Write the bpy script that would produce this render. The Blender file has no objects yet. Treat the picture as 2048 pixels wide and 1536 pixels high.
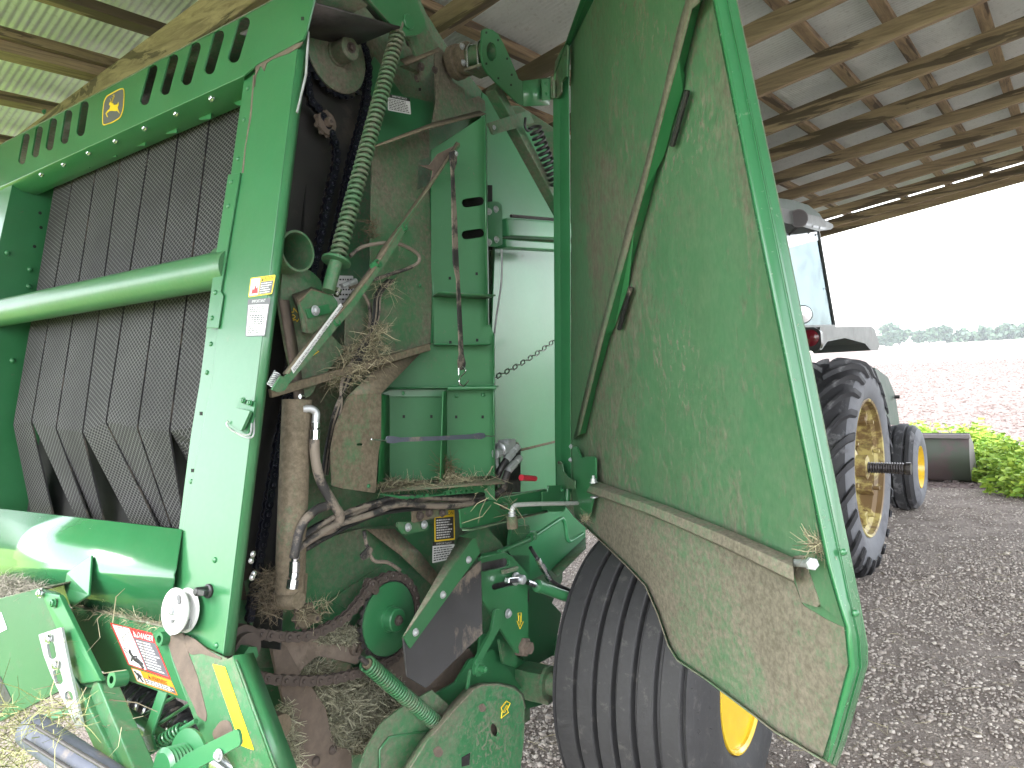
import bpy, bmesh, math, random
import numpy as np
from mathutils import Vector, Matrix
from mathutils.geometry import tessellate_polygon
R_=math.radians
scene=bpy.context.scene
COL=scene.collection
rnd=random.Random(11)

# ------------------------------------------------------------------ camera
F_PX=1500.0; CAMP=Vector((0,0,1.7))
pitch=R_(-1.45); roll=math.atan(0.06)
FWD=Vector((0,math.cos(pitch),math.sin(pitch)))
_r0=Vector((1,0,0)); _u0=_r0.cross(FWD)
RGT=_r0*math.cos(roll)-_u0*math.sin(roll)
UPV=_u0*math.cos(roll)+_r0*math.sin(roll)
cd=bpy.data.cameras.new('camera'); cam=bpy.data.objects.new('camera',cd); COL.objects.link(cam)
cam.matrix_world=Matrix(((RGT.x,UPV.x,-FWD.x,CAMP.x),(RGT.y,UPV.y,-FWD.y,CAMP.y),(RGT.z,UPV.z,-FWD.z,CAMP.z),(0,0,0,1)))
cd.lens=36*F_PX/2048; cd.sensor_width=36; cd.clip_start=.05; cd.clip_end=6000
scene.camera=cam

# ------------------------------------------------------------------ light
SUN_EL=R_(48); SUN_AZ=R_(215)     # azimuth from +Y clockwise: behind the viewer, to the left
w=bpy.data.worlds.new('World'); scene.world=w; w.use_nodes=True
nt=w.node_tree; nt.nodes.clear()
sky=nt.nodes.new('ShaderNodeTexSky'); sky.sky_type='NISHITA'; sky.sun_disc=False
sky.sun_elevation=SUN_EL; sky.sun_rotation=SUN_AZ; sky.air_density=1.0; sky.dust_density=1.0; sky.ozone_density=1.0
hs=nt.nodes.new('ShaderNodeHueSaturation'); hs.inputs['Saturation'].default_value=.22
bg=nt.nodes.new('ShaderNodeBackground'); bg.inputs['Strength'].default_value=.15
wo=nt.nodes.new('ShaderNodeOutputWorld')
nt.links.new(sky.outputs[0],hs.inputs['Color']); nt.links.new(hs.outputs[0],bg.inputs[0]); nt.links.new(bg.outputs[0],wo.inputs[0])
sd=bpy.data.lights.new('sun','SUN'); sd.energy=1.2; sd.angle=R_(25); sd.color=(1,.97,.92)
so=bpy.data.objects.new('sun',sd); COL.objects.link(so); so.location=(-3,-3,8)
sdir=Vector((math.sin(SUN_AZ)*math.cos(SUN_EL),math.cos(SUN_AZ)*math.cos(SUN_EL),math.sin(SUN_EL)))
so.rotation_euler=sdir.to_track_quat('Z','Y').to_euler()
scene.view_settings.view_transform='Standard'; scene.view_settings.look='None'
scene.view_settings.exposure=2.95; scene.view_settings.gamma=1; scene.view_settings.use_curve_mapping=False
scene.render.engine='CYCLES'
scene.cycles.max_bounces=8; scene.cycles.diffuse_bounces=4; scene.cycles.volume_bounces=1; scene.cycles.volume_max_steps=64

# ------------------------------------------------------------------ geometry helpers
def az(a,e=0):
    a=R_(a); e=R_(e); return Vector((math.sin(a)*math.cos(e),math.cos(a)*math.cos(e),math.sin(e)))
def ray(x,y): return FWD+RGT*((x-1024)/F_PX)-UPV*((y-768)/F_PX)
class Pl:
    """a plane of the place, given by a point and a normal; p(x,y) is where the sight line to a point measured in the photograph meets it"""
    def __init__(s,o,n): s.o=Vector(o); s.n=Vector(n).normalized()
    def __call__(s,x,y):
        d=ray(x,y); t=(s.o-CAMP).dot(s.n)/d.dot(s.n); return CAMP+d*t
    def off(s,k): return Pl(s.o+s.n*k,s.n)
LON=az(34.2); TRA=az(-55.8); OUT=-TRA; ZZ=Vector((0,0,1))
O0=Vector((-.57,1.70,0))
def S(d): return Pl(O0+OUT*d,OUT)
_pt=S(0)(615,60); _pb=S(0)(460,1310)
LEAN=(_pt-_pb).normalized()
FN=TRA.cross(LEAN).normalized()
if FN.dot(LON)>0: FN=-FN                 # front plane normal looks forward, to the viewer
def FR(d): return Pl(_pb+FN*d,FN)        # d>0 nearer to the viewer
DAZ=165; DDIR=az(DAZ); DN=az(DAZ+90)     # open side door: direction from hinge, inner normal
_h=S(0)(1130,800)
def DR(d): return Pl(_h+DN*d,DN)
_a=S(0)(989,800); _b=S(-.24)(763,800)
BD=(_a-_b); BD.z=0; BD.normalize(); BN=Vector((BD.y,-BD.x,0))
if BN.dot(FWD)>0: BN=-BN
def BX(d): return Pl(_a+BN*d,BN)

BASE={}
def reg(o,base,parent=None):
    COL.objects.link(o); BASE[o.name]=base
    if parent is not None: o.parent=parent
def thing(name,label,cat,loc,group=None):
    o=bpy.data.objects.new(name,None); o.empty_display_size=.2
    COL.objects.link(o); o.location=loc; BASE[o.name]=Vector(loc)
    o['label']=label; o['category']=cat
    if group: o['group']=group
    return o
def tag(o,label,cat,group=None):
    o['label']=label; o['category']=cat
    if group: o['group']=group
    return o
class MB:
    def __init__(s): s.v=[]; s.f=[]; s.uv=None; s.mi=[]
    def add(s,vs,fs,mi=0):
        k=len(s.v); s.v+= [Vector(a) for a in vs]; s.f+=[tuple(i+k for i in f) for f in fs]; s.mi+=[mi]*len(fs)
    def box(s,c,ax,ay,az_,hx,hy,hz):
        c=Vector(c); P=[c+ax*(hx*i)+ay*(hy*j)+az_*(hz*k) for i in(-1,1) for j in(-1,1) for k in(-1,1)]
        s.add(P,[(0,1,3,2),(4,6,7,5),(0,4,5,1),(2,3,7,6),(0,2,6,4),(1,5,7,3)])
    def bar(s,a,b,wd,ht,up=None):
        a=Vector(a); b=Vector(b); d=(b-a); L=d.length; d.normalize()
        up=Vector(up) if up is not None else ZZ
        x=d.cross(up)
        if x.length<1e-4: x=d.cross(Vector((1,0,0)))
        x.normalize(); u=x.cross(d).normalized()
        s.box((a+b)/2,d,x,u,L/2,wd/2,ht/2)
    def tube(s,pts,r,seg=10,caps=True,closed=False):
        pts=[Vector(p) for p in pts]; n=len(pts); rr=r if isinstance(r,(list,tuple)) else [r]*n
        d0=(pts[1]-pts[0]).normalized(); x=d0.orthogonal().normalized()
        vs=[]; fs=[]
        for i,p in enumerate(pts):
            if closed: d=(pts[(i+1)%n]-pts[i-1])
            else: d=(pts[min(i+1,n-1)]-pts[max(i-1,0)])
            d.normalize(); x=(x-d*x.dot(d)); 
            if x.length<1e-6: x=d.orthogonal()
            x.normalize(); y=d.cross(x)
            for k in range(seg):
                a=2*math.pi*k/seg; vs.append(p+(x*math.cos(a)+y*math.sin(a))*rr[i])
        for i in range(n if closed else n-1):
            j=(i+1)%n
            for k in range(seg):
                l=(k+1)%seg; fs.append((i*seg+k,i*seg+l,j*seg+l,j*seg+k))
        if caps and not closed:
            fs.append(tuple(range(seg))[::-1]); fs.append(tuple(range((n-1)*seg,n*seg)))
        s.add(vs,fs)
    def lathe(s,o,ax,prof,seg=24,caps=True):
        o=Vector(o); ax=Vector(ax).normalized(); x=ax.orthogonal().normalized(); y=ax.cross(x)
        vs=[];fs=[]; n=len(prof)
        for r,h in prof:
            for k in range(seg):
                a=2*math.pi*k/seg; vs.append(o+ax*h+(x*math.cos(a)+y*math.sin(a))*r)
        for i in range(n-1):
            for k in range(seg):
                l=(k+1)%seg; fs.append((i*seg+k,i*seg+l,(i+1)*seg+l,(i+1)*seg+k))
        if caps:
            if prof[0][0]>1e-5: fs.append(tuple(range(seg))[::-1])
            if prof[-1][0]>1e-5: fs.append(tuple(range((n-1)*seg,n*seg)))
        s.add(vs,fs)
    def prism(s,pts,nrm,th,holes=()):
        nrm=Vector(nrm).normalized(); loops=[list(pts)]+[list(h) for h in holes]
        flat=[Vector(p) for l in loops for p in l]; N=len(flat)
        tris=tessellate_polygon([[Vector(p) for p in l] for l in loops])
        vs=flat+[p-nrm*th for p in flat]; fs=[tuple(t) for t in tris]+[tuple(i+N for i in t)[::-1] for t in tris]
        k=0
        for l in loops:
            m=len(l)
            for i in range(m):
                j=(i+1)%m; fs.append((k+i,k+j,k+j+N,k+i+N))
            k+=m
        s.add(vs,fs)
    def build(s,name,mat,parent=None,base=None,bev=0,smooth=None,fix=True,kind=None,label=None,bseg=2):
        if parent is not None: base=BASE[parent.name]
        elif base is None:
            xs=np.array([tuple(v) for v in s.v]); base=Vector((xs[:,0].mean(),xs[:,1].mean(),xs[:,2].min()))
        me=bpy.data.meshes.new(name); me.from_pydata([v-base for v in s.v],[],s.f)
        mats=mat if isinstance(mat,(list,tuple)) else [mat]
        for m in mats: me.materials.append(m)
        if len(mats)>1:
            me.polygons.foreach_set('material_index',s.mi)
        if fix:
            bm=bmesh.new(); bm.from_mesh(me); bmesh.ops.recalc_face_normals(bm,faces=bm.faces); bm.to_mesh(me); bm.free()
        if smooth:
            me.polygons.foreach_set('use_smooth',[True]*len(me.polygons)); me.set_sharp_from_angle(angle=R_(smooth))
        o=bpy.data.objects.new(name,me)
        COL.objects.link(o); BASE[o.name]=Vector(base)
        if parent is not None: o.parent=parent
        else: o.location=base
        if bev:
            m=o.modifiers.new('bevel','BEVEL'); m.width=bev; m.segments=bseg; m.limit_method='ANGLE'; m.angle_limit=R_(35); m.harden_normals=False
        if kind: o['kind']=kind
        if label: o['label']=label
        return o
def rpoly(pts,r,k=4):
    """rounds the corners of a flat loop of 3D points"""
    out=[]; n=len(pts)
    for i in range(n):
        p=pts[i]; a=(pts[i-1]-p); b=(pts[(i+1)%n]-p); la=a.length; lb=b.length
        q=min(r,la*.45,lb*.45); A=p+a/la*q; B=p+b/lb*q
        for t in range(k+1):
            t/=k; out.append(A*(1-t)**2+p*2*t*(1-t)+B*t*t)
    return out
def plate(name,pl,px,mat,parent,th=.004,holes=(),r=0,bev=.0012,hr=.004,**kw):
    pts=[pl(*q) for q in px]
    if r: pts=rpoly(pts,r)
    hs=[rpoly([pl(*q) for q in h],hr) if hr else [pl(*q) for q in h] for h in holes]
    n=pl.n if (pts[0]-CAMP).dot(pl.n)<0 else -pl.n
    m=MB(); m.prism(pts,n,th,hs); return m.build(name,mat,parent,bev=bev,**kw)
def quad3(name,pts,mat,parent,th=.004,bev=.0012,**kw):
    """sheet through any four-ish coplanar 3D points"""
    n=(pts[1]-pts[0]).cross(pts[2]-pts[0]).normalized()
    if (pts[0]-CAMP).dot(n)>0: n=-n
    m=MB(); m.prism(pts,n,th); return m.build(name,mat,parent,bev=bev,**kw)
def smooth_path(pts,n=8):
    P=[Vector(p) for p in pts]; out=[]
    for i in range(len(P)-1):
        p0=P[max(i-1,0)];p1=P[i];p2=P[i+1];p3=P[min(i+2,len(P)-1)]
        for t in range(n):
            t/=n; out.append(.5*((2*p1)+(p2-p0)*t+(2*p0-5*p1+4*p2-p3)*t*t+(3*p1-p0-3*p2+p3)*t**3))
    out.append(P[-1]); return out
def hose(name,pts,r,mat,parent,seg=8,n=8,**kw):
    m=MB(); m.tube(smooth_path(pts,n),r,seg); return m.build(name,mat,parent,smooth=50,**kw)
def coil(m,a,b,Rr,r,turns,seg=6,per=14,hooks=False):
    a=Vector(a);b=Vector(b); d=(b-a); L=d.length; d.normalize(); x=d.orthogonal().normalized(); y=d.cross(x)
    N=int(turns*per); m.tube([a+d*(L*i/N)+(x*math.cos(2*math.pi*i/per)+y*math.sin(2*math.pi*i/per))*Rr for i in range(N+1)],r,seg)
def cyl(m,a,b,r,seg=18): m.tube([a,b],r,seg)
_shared={}
def shared(key,fn,mat,smooth=40):
    if key not in _shared:
        m=MB(); fn(m); me=bpy.data.meshes.new(key); me.from_pydata(m.v,[],m.f); me.materials.append(mat)
        bm=bmesh.new(); bm.from_mesh(me); bmesh.ops.recalc_face_normals(bm,faces=bm.faces); bm.to_mesh(me); bm.free()
        me.polygons.foreach_set('use_smooth',[True]*len(me.polygons)); me.set_sharp_from_angle(angle=R_(smooth))
        _shared[key]=me
    return _shared[key]
def inst(me,name,p,zax,parent,xax=None,sc=1.0):
    z=Vector(zax).normalized(); x=Vector(xax) if xax is not None else z.orthogonal()
    x=(x-z*x.dot(z)).normalized(); y=z.cross(x)
    o=bpy.data.objects.new(name,me); COL.objects.link(o); o.parent=parent
    b=BASE[parent.name]; q=Vector(p)-b
    if isinstance(sc,(int,float)): sc=(sc,sc,sc)
    o.matrix_local=Matrix(((x.x*sc[0],y.x*sc[1],z.x*sc[2],q.x),(x.y*sc[0],y.y*sc[1],z.y*sc[2],q.y),(x.z*sc[0],y.z*sc[1],z.z*sc[2],q.z),(0,0,0,1)))
    BASE[o.name]=Vector(p); return o

# ------------------------------------------------------------------ materials
def nodes(name):
    m=bpy.data.materials.new(name); m.use_nodes=True; t=m.node_tree; t.nodes.clear()
    o=t.nodes.new('ShaderNodeOutputMaterial'); b=t.nodes.new('ShaderNodeBsdfPrincipled'); t.links.new(b.outputs[0],o.inputs[0])
    return m,t,b
def N(t,ty,**kw):
    n=t.nodes.new(ty)
    for k,v in kw.items():
        if k in n.inputs: n.inputs[k].default_value=v
        else: setattr(n,k,v)
    return n
def ramp(t,src,a,b,ca=(0,0,0,1),cb=(1,1,1,1)):
    r=t.nodes.new('ShaderNodeValToRGB'); r.color_ramp.elements[0].position=a; r.color_ramp.elements[1].position=b
    r.color_ramp.elements[0].color=ca; r.color_ramp.elements[1].color=cb; t.links.new(src,r.inputs[0]); return r.outputs[0]
def math_(t,op,a,b=None):
    n=t.nodes.new('ShaderNodeMath'); n.operation=op
    for i,v in enumerate((a,b)):
        if v is None: continue
        if isinstance(v,(int,float)): n.inputs[i].default_value=v
        else: t.links.new(v,n.inputs[i])
    return n.outputs[0]
def mixc(t,f,a,b):
    n=t.nodes.new('ShaderNodeMix'); n.data_type='RGBA'
    for s,v in ((n.inputs[0],f),(n.inputs[6],a),(n.inputs[7],b)):
        if isinstance(v,(int,float,tuple)): s.default_value=v
        else: t.links.new(v,s)
    return n.outputs[2]
def coords(t,scale=(1,1,1),out='Object'):
    c=t.nodes.new('ShaderNodeTexCoord'); mp=t.nodes.new('ShaderNodeMapping'); mp.inputs['Scale'].default_value=scale
    t.links.new(c.outputs[out],mp.inputs[0]); return mp.outputs[0]
def noise(t,co,sc,det=6,rough=.6,dist=0):
    n=t.nodes.new('ShaderNodeTexNoise'); n.inputs['Scale'].default_value=sc; n.inputs['Detail'].default_value=det
    n.inputs['Roughness'].default_value=rough; n.inputs['Distortion'].default_value=dist; t.links.new(co,n.inputs['Vector']); return n.outputs[0]
GREEN=(.017,.122,.042,1); TAN=(.19,.158,.125,1); MUD=(.10,.078,.062,1)
def paint(name,dust=.2,speck=.3,rough=.28,col=GREEN,dcol=TAN,stretch=(1,1,1),film=.0,bigsc=2.5,coat=.35):
    """gloss paint under dust: broad drifts, a thin even film, splashes and small chips of dried mud"""
    m,t,b=nodes(name); co=coords(t,stretch)
    big=noise(t,co,bigsc,7,.62,.4); fine=noise(t,co,38,8,.72); sp=noise(t,co,95,3,.6)
    mid=noise(t,co,11,5,.65,.6)
    s=math_(t,'ADD',math_(t,'MULTIPLY',big,.6),math_(t,'MULTIPLY',fine,.4))
    th=.74-dust*.55
    grit=noise(t,co,170,3,.7)
    s=math_(t,'ADD',s,math_(t,'MULTIPLY',math_(t,'SUBTRACT',grit,.5),.18))
    m1=ramp(t,s,max(th-.10,0),min(th+.09,1))
    spm=ramp(t,math_(t,'ADD',math_(t,'MULTIPLY',sp,.55),math_(t,'MULTIPLY',mid,.45)),.655-speck*.165,.69-speck*.165)
    spm=math_(t,'MULTIPLY',spm,ramp(t,noise(t,co,1.6,3,.5,.3),.42,.62,(.15,.15,.15,1),(1,1,1,1)))
    mk=math_(t,'MAXIMUM',math_(t,'MULTIPLY',m1,.92),math_(t,'MULTIPLY',spm,.85))
    fl=math_(t,'MULTIPLY',ramp(t,mid,.25,.8,(.5,.5,.5,1),(1,1,1,1)),film)
    mk=math_(t,'MAXIMUM',mk,fl)
    g=mixc(t,ramp(t,noise(t,co,5,4),.3,.75),col,(col[0]*1.35,col[1]*1.18,col[2]*1.3,1))
    d=mixc(t,ramp(t,math_(t,'ADD',math_(t,'MULTIPLY',noise(t,co,75,5,.7),.6),math_(t,'MULTIPLY',big,.4)),.36,.62),(dcol[0]*1.12,dcol[1]*1.12,dcol[2]*1.12,1),(dcol[0]*.5,dcol[1]*.48,dcol[2]*.45,1))
    t.links.new(mixc(t,mk,g,d),b.inputs['Base Color'])
    rr=t.nodes.new('ShaderNodeMapRange'); rr.inputs[3].default_value=rough; rr.inputs[4].default_value=.92
    t.links.new(mk,rr.inputs[0]); t.links.new(rr.outputs[0],b.inputs['Roughness'])
    cw=math_(t,'MULTIPLY',math_(t,'SUBTRACT',1.0,mk),coat); t.links.new(cw,b.inputs['Coat Weight']); b.inputs['Coat Roughness'].default_value=.12
    bu=t.nodes.new('ShaderNodeBump'); bu.inputs['Strength'].default_value=.35; bu.inputs['Distance'].default_value=.0015
    hsum=math_(t,'ADD',mk,math_(t,'MULTIPLY',noise(t,co,7,3),.6)); t.links.new(hsum,bu.inputs['Height']); t.links.new(bu.outputs[0],b.inputs['Normal'])
    return m
def simple(name,col,rough=.5,metal=0,var=.35,sc=20,bump=.2,dcol=None,damt=.0,spec=.5):
    m,t,b=nodes(name); co=coords(t); n=noise(t,co,sc,6,.65)
    c2=tuple(x*(1-var) for x in col[:3])+(1,)
    c=mixc(t,ramp(t,n,.3,.7),c2,tuple(col[:3])+(1,))
    if dcol:
        mk=ramp(t,noise(t,co,sc*.35,7,.7,.3),.62-damt*.4,.7-damt*.4); c=mixc(t,math_(t,'MULTIPLY',mk,.85),c,dcol)
    t.links.new(c,b.inputs['Base Color'])
    t.links.new(ramp(t,n,.2,.8,(rough*.8,)*3+(1,),(min(rough*1.2,1),)*3+(1,)),b.inputs['Roughness'])
    b.inputs['Metallic'].default_value=metal; b.inputs['Specular IOR Level'].default_value=spec
    bu=t.nodes.new('ShaderNodeBump'); bu.inputs['Strength'].default_value=bump; bu.inputs['Distance'].default_value=.002
    t.links.new(n,bu.inputs['Height']); t.links.new(bu.outputs[0],b.inputs['Normal']); return m
M={}
M['green']=paint('green_paint_clean',.02,.10,.34,film=.05,coat=.2)
M['green_front']=paint('green_paint_front',.06,.12,.25,film=.10,coat=.35)
M['pan']=paint('green_paint_pan',.02,.10,.16,film=.04,coat=1.0)
M['box']=paint('green_box_paint',.12,.10,.55,film=.03,coat=0,col=(.010,.115,.03,1))
M['green_mid']=paint('green_paint_dusty',.38,.5,.38,film=.12)
M['green_dirty']=paint('green_paint_very_dusty',.50,.6,.5,film=.25)
M['green_mud']=paint('green_paint_caked',.62,.75,.6,dcol=(.17,.125,.09,1),film=.35)
M['door']=paint('door_inner_paint',.36,.70,.45,film=.36,stretch=(1,1,.5),bigsc=2.0,coat=.15)
M['door_low']=paint('door_lower_paint',.56,.7,.45,film=.44,bigsc=2.0,coat=.1)
M['door_edge']=paint('door_edge_paint',.05,.34,.25,film=.04,coat=.5)
M['green_lit']=paint('green_paint_lit',.06,.12,.3,col=(.02,.17,.06,1),film=.10,coat=.25)  # lighter green: brightness from the open side is put into the colour
M['mud']=simple('dried_mud',(.13,.10,.078,1),.95,var=.4,sc=35,bump=.8)
M['galv']=simple('galvanised_steel',(.46,.48,.49),.42,.55,.25,40,.1)
M['chrome']=simple('bright_steel',(.62,.64,.66),.22,1,.15,30,.05)
M['steel']=simple('dark_worn_steel',(.12,.11,.11),.5,.8,.4,60,.2)
M['navy']=simple('oiled_chain_steel',(.022,.024,.04),.3,.7,.4,60,.2,MUD,.2)
M['chain']=simple('dusty_chain_steel',(.085,.066,.056),.75,.2,.4,45,.5)
M['rubber']=simple('black_rubber',(.022,.022,.024),.62,0,.4,30,.25,(.1,.085,.07,1),.25)
M['hose']=simple('hose_rubber',(.03,.028,.028),.7,0,.4,30,.4,TAN,.45)
M['hose_clean']=simple('hose_black',(.012,.012,.013),.45,0,.3,30,.2,TAN,.12)
M['strap']=simple('grey_rubber_strap',(.08,.09,.12),.6,0,.35,25,.3,TAN,.18)
M['flap']=simple('flap_rubber',(.045,.045,.048),.7,0,.4,14,.3,TAN,.22)
M['tyre']=simple('tyre_rubber',(.030,.030,.032),.72,0,.5,60,.5,(.055,.052,.05,1),.1)
M['tyre_old']=simple('old_tyre_rubber',(.032,.032,.036),.72,0,.4,14,.4,(.12,.12,.125,1),.22)
M['tyre_side']=simple('tyre_sidewall_grey',(.15,.155,.17),.8,0,.3,14,.3,(.09,.09,.1,1),.25)
M['yellow']=simple('yellow_paint',(.66,.44,.03),.2,0,.12,12,.05,TAN,.05)
M['yellow_rust']=simple('rusty_yellow_paint',(.50,.42,.16),.5,0,.25,9,.2,(.12,.06,.03,1),.42)
M['white_plastic']=simple('white_plastic',(.50,.50,.49),.4,0,.08,8,.05)
M['black_plastic']=simple('black_plastic',(.02,.02,.022),.35,0,.3,20,.05)
M['ink']=simple('black_print',(.02,.02,.02),.5,0,.1,20,0)
M['d_white']=simple('decal_white',(.62,.63,.62),.4,0,.12,25,0)
M['d_yellow']=simple('decal_yellow',(.75,.52,.02),.4,0,.1,25,0)
M['d_red']=simple('decal_red',(.55,.03,.03),.4,0,.1,25,0)
M['d_orange']=simple('decal_orange',(.8,.25,.02),.4,0,.1,25,0)
M['d_grey']=simple('decal_grey',(.1,.1,.11),.4,0,.1,25,0)
M['red']=simple('red_rubber',(.5,.03,.05),.45,0,.2,25,.1)
M['lens']=simple('tail_light_lens',(.10,.006,.012),.15,0,.2,25,.05)
M['tgreen']=simple('old_tractor_paint',(.05,.085,.065),.55,0,.3,9,.15,(.09,.11,.095,1),.2)
M['tgrey']=simple('weathered_grey_panel',(.085,.095,.09),.5,0,.25,12,.15,(.05,.05,.045,1),.15)
M['tan']=simple('light_dried_dust',(.21,.165,.13),.95,0,.4,24,.7,(.11,.085,.065,1),.25)
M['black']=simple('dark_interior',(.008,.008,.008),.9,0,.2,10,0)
def straw_mat(name,c1,c2):
    m,t,b=nodes(name); g=t.nodes.new('ShaderNodeNewGeometry')
    t.links.new(mixc(t,g.outputs['Random Per Island'],c1,c2),b.inputs['Base Color']); b.inputs['Roughness'].default_value=.7; return m
M['straw']=straw_mat('straw',(.40,.36,.23,1),(.09,.075,.045,1))
M['chaff']=straw_mat('chopped_hay',(.38,.37,.26,1),(.07,.067,.042,1))
M['drygrass']=straw_mat('dry_grass',(.30,.28,.13,1),(.11,.14,.045,1))
M['stone']=straw_mat('gravel_stone',(.47,.425,.375,1),(.20,.168,.145,1))
M['clod']=straw_mat('soil_clod',(.21,.165,.152,1),(.10,.076,.069,1))
M['leaf']=straw_mat('weed_leaf',(.34,.46,.05,1),(.14,.28,.03,1))
M['tree']=straw_mat('far_foliage',(.045,.085,.045,1),(.018,.042,.028,1))
def belt_mat():
    m,t,b=nodes('diamond_tread_belt'); c=t.nodes.new('ShaderNodeTexCoord'); sp=t.nodes.new('ShaderNodeSeparateXYZ'); t.links.new(c.outputs['UV'],sp.inputs[0])
    u=math_(t,'MULTIPLY',sp.outputs[0],math.pi/.0185); v=math_(t,'MULTIPLY',sp.outputs[1],math.pi/.0140)
    a=math_(t,'ABSOLUTE',math_(t,'SINE',math_(t,'ADD',u,v))); d=math_(t,'ABSOLUTE',math_(t,'SINE',math_(t,'SUBTRACT',u,v)))
    h=math_(t,'MINIMUM',a,d)
    k=ramp(t,h,.20,.40,(1,1,1,1),(0,0,0,1))
    co=coords(t); n=noise(t,co,4,5); wear=ramp(t,n,.3,.7,(.06,.058,.058,1),(.12,.118,.117,1))
    t.links.new(mixc(t,k,(.005,.005,.006,1),wear),b.inputs['Base Color'])
    b.inputs['Roughness'].default_value=.7; b.inputs['Specular IOR Level'].default_value=.25
    bu=t.nodes.new('ShaderNodeBump'); bu.inputs['Strength'].default_value=.8; bu.inputs['Distance'].default_value=.002
    t.links.new(k,bu.inputs['Height']); t.links.new(bu.outputs[0],b.inputs['Normal']); return m
M['belt']=belt_mat()
def wood_mat(name,dirv,c1=(.40,.31,.20,1),c2=(.17,.125,.08,1)):
    m,t,b=nodes(name)
    c=t.nodes.new('ShaderNodeTexCoord'); mp=t.nodes.new('ShaderNodeMapping')
    a=math.atan2(dirv.y,dirv.x); mp.inputs['Rotation'].default_value=(0,0,-a); mp.vector_type='POINT'
    t.links.new(c.outputs['Object'],mp.inputs[0])
    mp2=t.nodes.new('ShaderNodeMapping'); mp2.inputs['Scale'].default_value=(.55,7,7); t.links.new(mp.outputs[0],mp2.inputs[0])
    oi=t.nodes.new('ShaderNodeObjectInfo'); va=t.nodes.new('ShaderNodeVectorMath'); va.operation='ADD'
    cx=t.nodes.new('ShaderNodeCombineXYZ'); k=math_(t,'MULTIPLY',oi.outputs['Random'],40); t.links.new(k,cx.inputs[0]); t.links.new(k,cx.inputs[1])
    t.links.new(mp2.outputs[0],va.inputs[0]); t.links.new(cx.outputs[0],va.inputs[1])
    gr=noise(t,va.outputs[0],5,7,.65,1.2)
    mp3=t.nodes.new('ShaderNodeMapping'); mp3.inputs['Scale'].default_value=(.35,4.5,4.5); t.links.new(mp.outputs[0],mp3.inputs[0])
    vb=t.nodes.new('ShaderNodeVectorMath'); vb.operation='ADD'; t.links.new(mp3.outputs[0],vb.inputs[0]); t.links.new(cx.outputs[0],vb.inputs[1])
    st=noise(t,vb.outputs[0],1.6,5,.6,1.4)
    edge=math_(t,'MULTIPLY',ramp(t,st,.46,.5),ramp(t,st,.56,.5,(0,0,0,1),(1,1,1,1)))
    base=mixc(t,ramp(t,gr,.3,.7),c2,c1)
    base=mixc(t,math_(t,'MULTIPLY',ramp(t,st,.5,.68),.60),base,(.085,.066,.05,1))
    base=mixc(t,math_(t,'MULTIPLY',edge,.6),base,(.03,.022,.015,1))
    t.links.new(base,b.inputs['Base Color']); b.inputs['Roughness'].default_value=.85
    bu=t.nodes.new('ShaderNodeBump'); bu.inputs['Strength'].default_value=.5; bu.inputs['Distance'].default_value=.003
    t.links.new(gr,bu.inputs['Height']); t.links.new(bu.outputs[0],b.inputs['Normal']); return m

# ------------------------------------------------------------------ setting: ground, field, far field
def ground_mat(name,c1,c2,c3,sc,bump=.6,dist=.02):
    m,t,b=nodes(name); co=coords(t)
    n1=noise(t,co,sc,9,.7); n2=noise(t,co,sc*.12,5,.6)
    vo=t.nodes.new('ShaderNodeTexVoronoi'); vo.inputs['Scale'].default_value=sc*3; t.links.new(co,vo.inputs['Vector'])
    c=mixc(t,ramp(t,n1,.3,.7),c1,c2); c=mixc(t,math_(t,'MULTIPLY',ramp(t,n2,.42,.62),.7),c,c3)
    t.links.new(c,b.inputs['Base Color']); b.inputs['Roughness'].default_value=.95
    bu=t.nodes.new('ShaderNodeBump'); bu.inputs['Strength'].default_value=bump; bu.inputs['Distance'].default_value=dist
    t.links.new(math_(t,'ADD',n1,math_(t,'MULTIPLY',vo.outputs[0],.6)),bu.inputs['Height']); t.links.new(bu.outputs[0],b.inputs['Normal']); return m
def sheet(name,pts,z,mat,grid=None):
    m=MB(); m.add([Vector((x,y,z)) for x,y in pts],[tuple(range(len(pts)))]); o=m.build(name,mat,base=Vector((0,0,0)),fix=False); o['kind']='structure'
    me=o.data
    if me.polygons[0].normal.z<0: me.flip_normals()
    return o
M['soil']=ground_mat('bare_soil',(.145,.11,.10,1),(.185,.145,.135,1),(.16,.122,.112,1),2.2,1,.06)
M['gravelbed']=ground_mat('gravel_bed',(.17,.14,.118,1),(.31,.27,.235,1),(.115,.088,.072,1),30,.8,.02)
M['farfield']=ground_mat('pale_far_field',(.72,.69,.58,1),(.78,.75,.64,1),(.68,.66,.55,1),.05,.1,.02)
M['turf']=ground_mat('turf',(.12,.26,.035,1),(.28,.36,.08,1),(.2,.24,.07,1),6,.6,.03)
ga=[(math.cos(2*math.pi*i/48)*900,math.sin(2*math.pi*i/48)*900) for i in range(48)]
sheet('field',ga,0,M['soil'])
def hz(x,y,z=0):
    d=ray(x,y); t=(z-1.7)/d.z; p=CAMP+d*t; return (p.x,p.y)
# pale strip of another crop beyond the rise of the soil
p1=hz(1300,735);
F0=az(24); 
def fp(a,r): v=az(a)*r; return (v.x,v.y)
far=[fp(a,[235,215,225,250,245,238,262,300,340][i]) for i,a in enumerate(range(-20,70,10))]
far+= [fp(a,880) for a in range(60,-30,-10)]
m=MB(); m.add([Vector((x,y,.05)) for x,y in far],[tuple(range(len(far)))]); o=m.build('far_field',M['farfield'],base=Vector((0,0,0)),fix=True); o['kind']='structure'
if o.data.polygons[0].normal.z<0: o.data.flip_normals()
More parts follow.
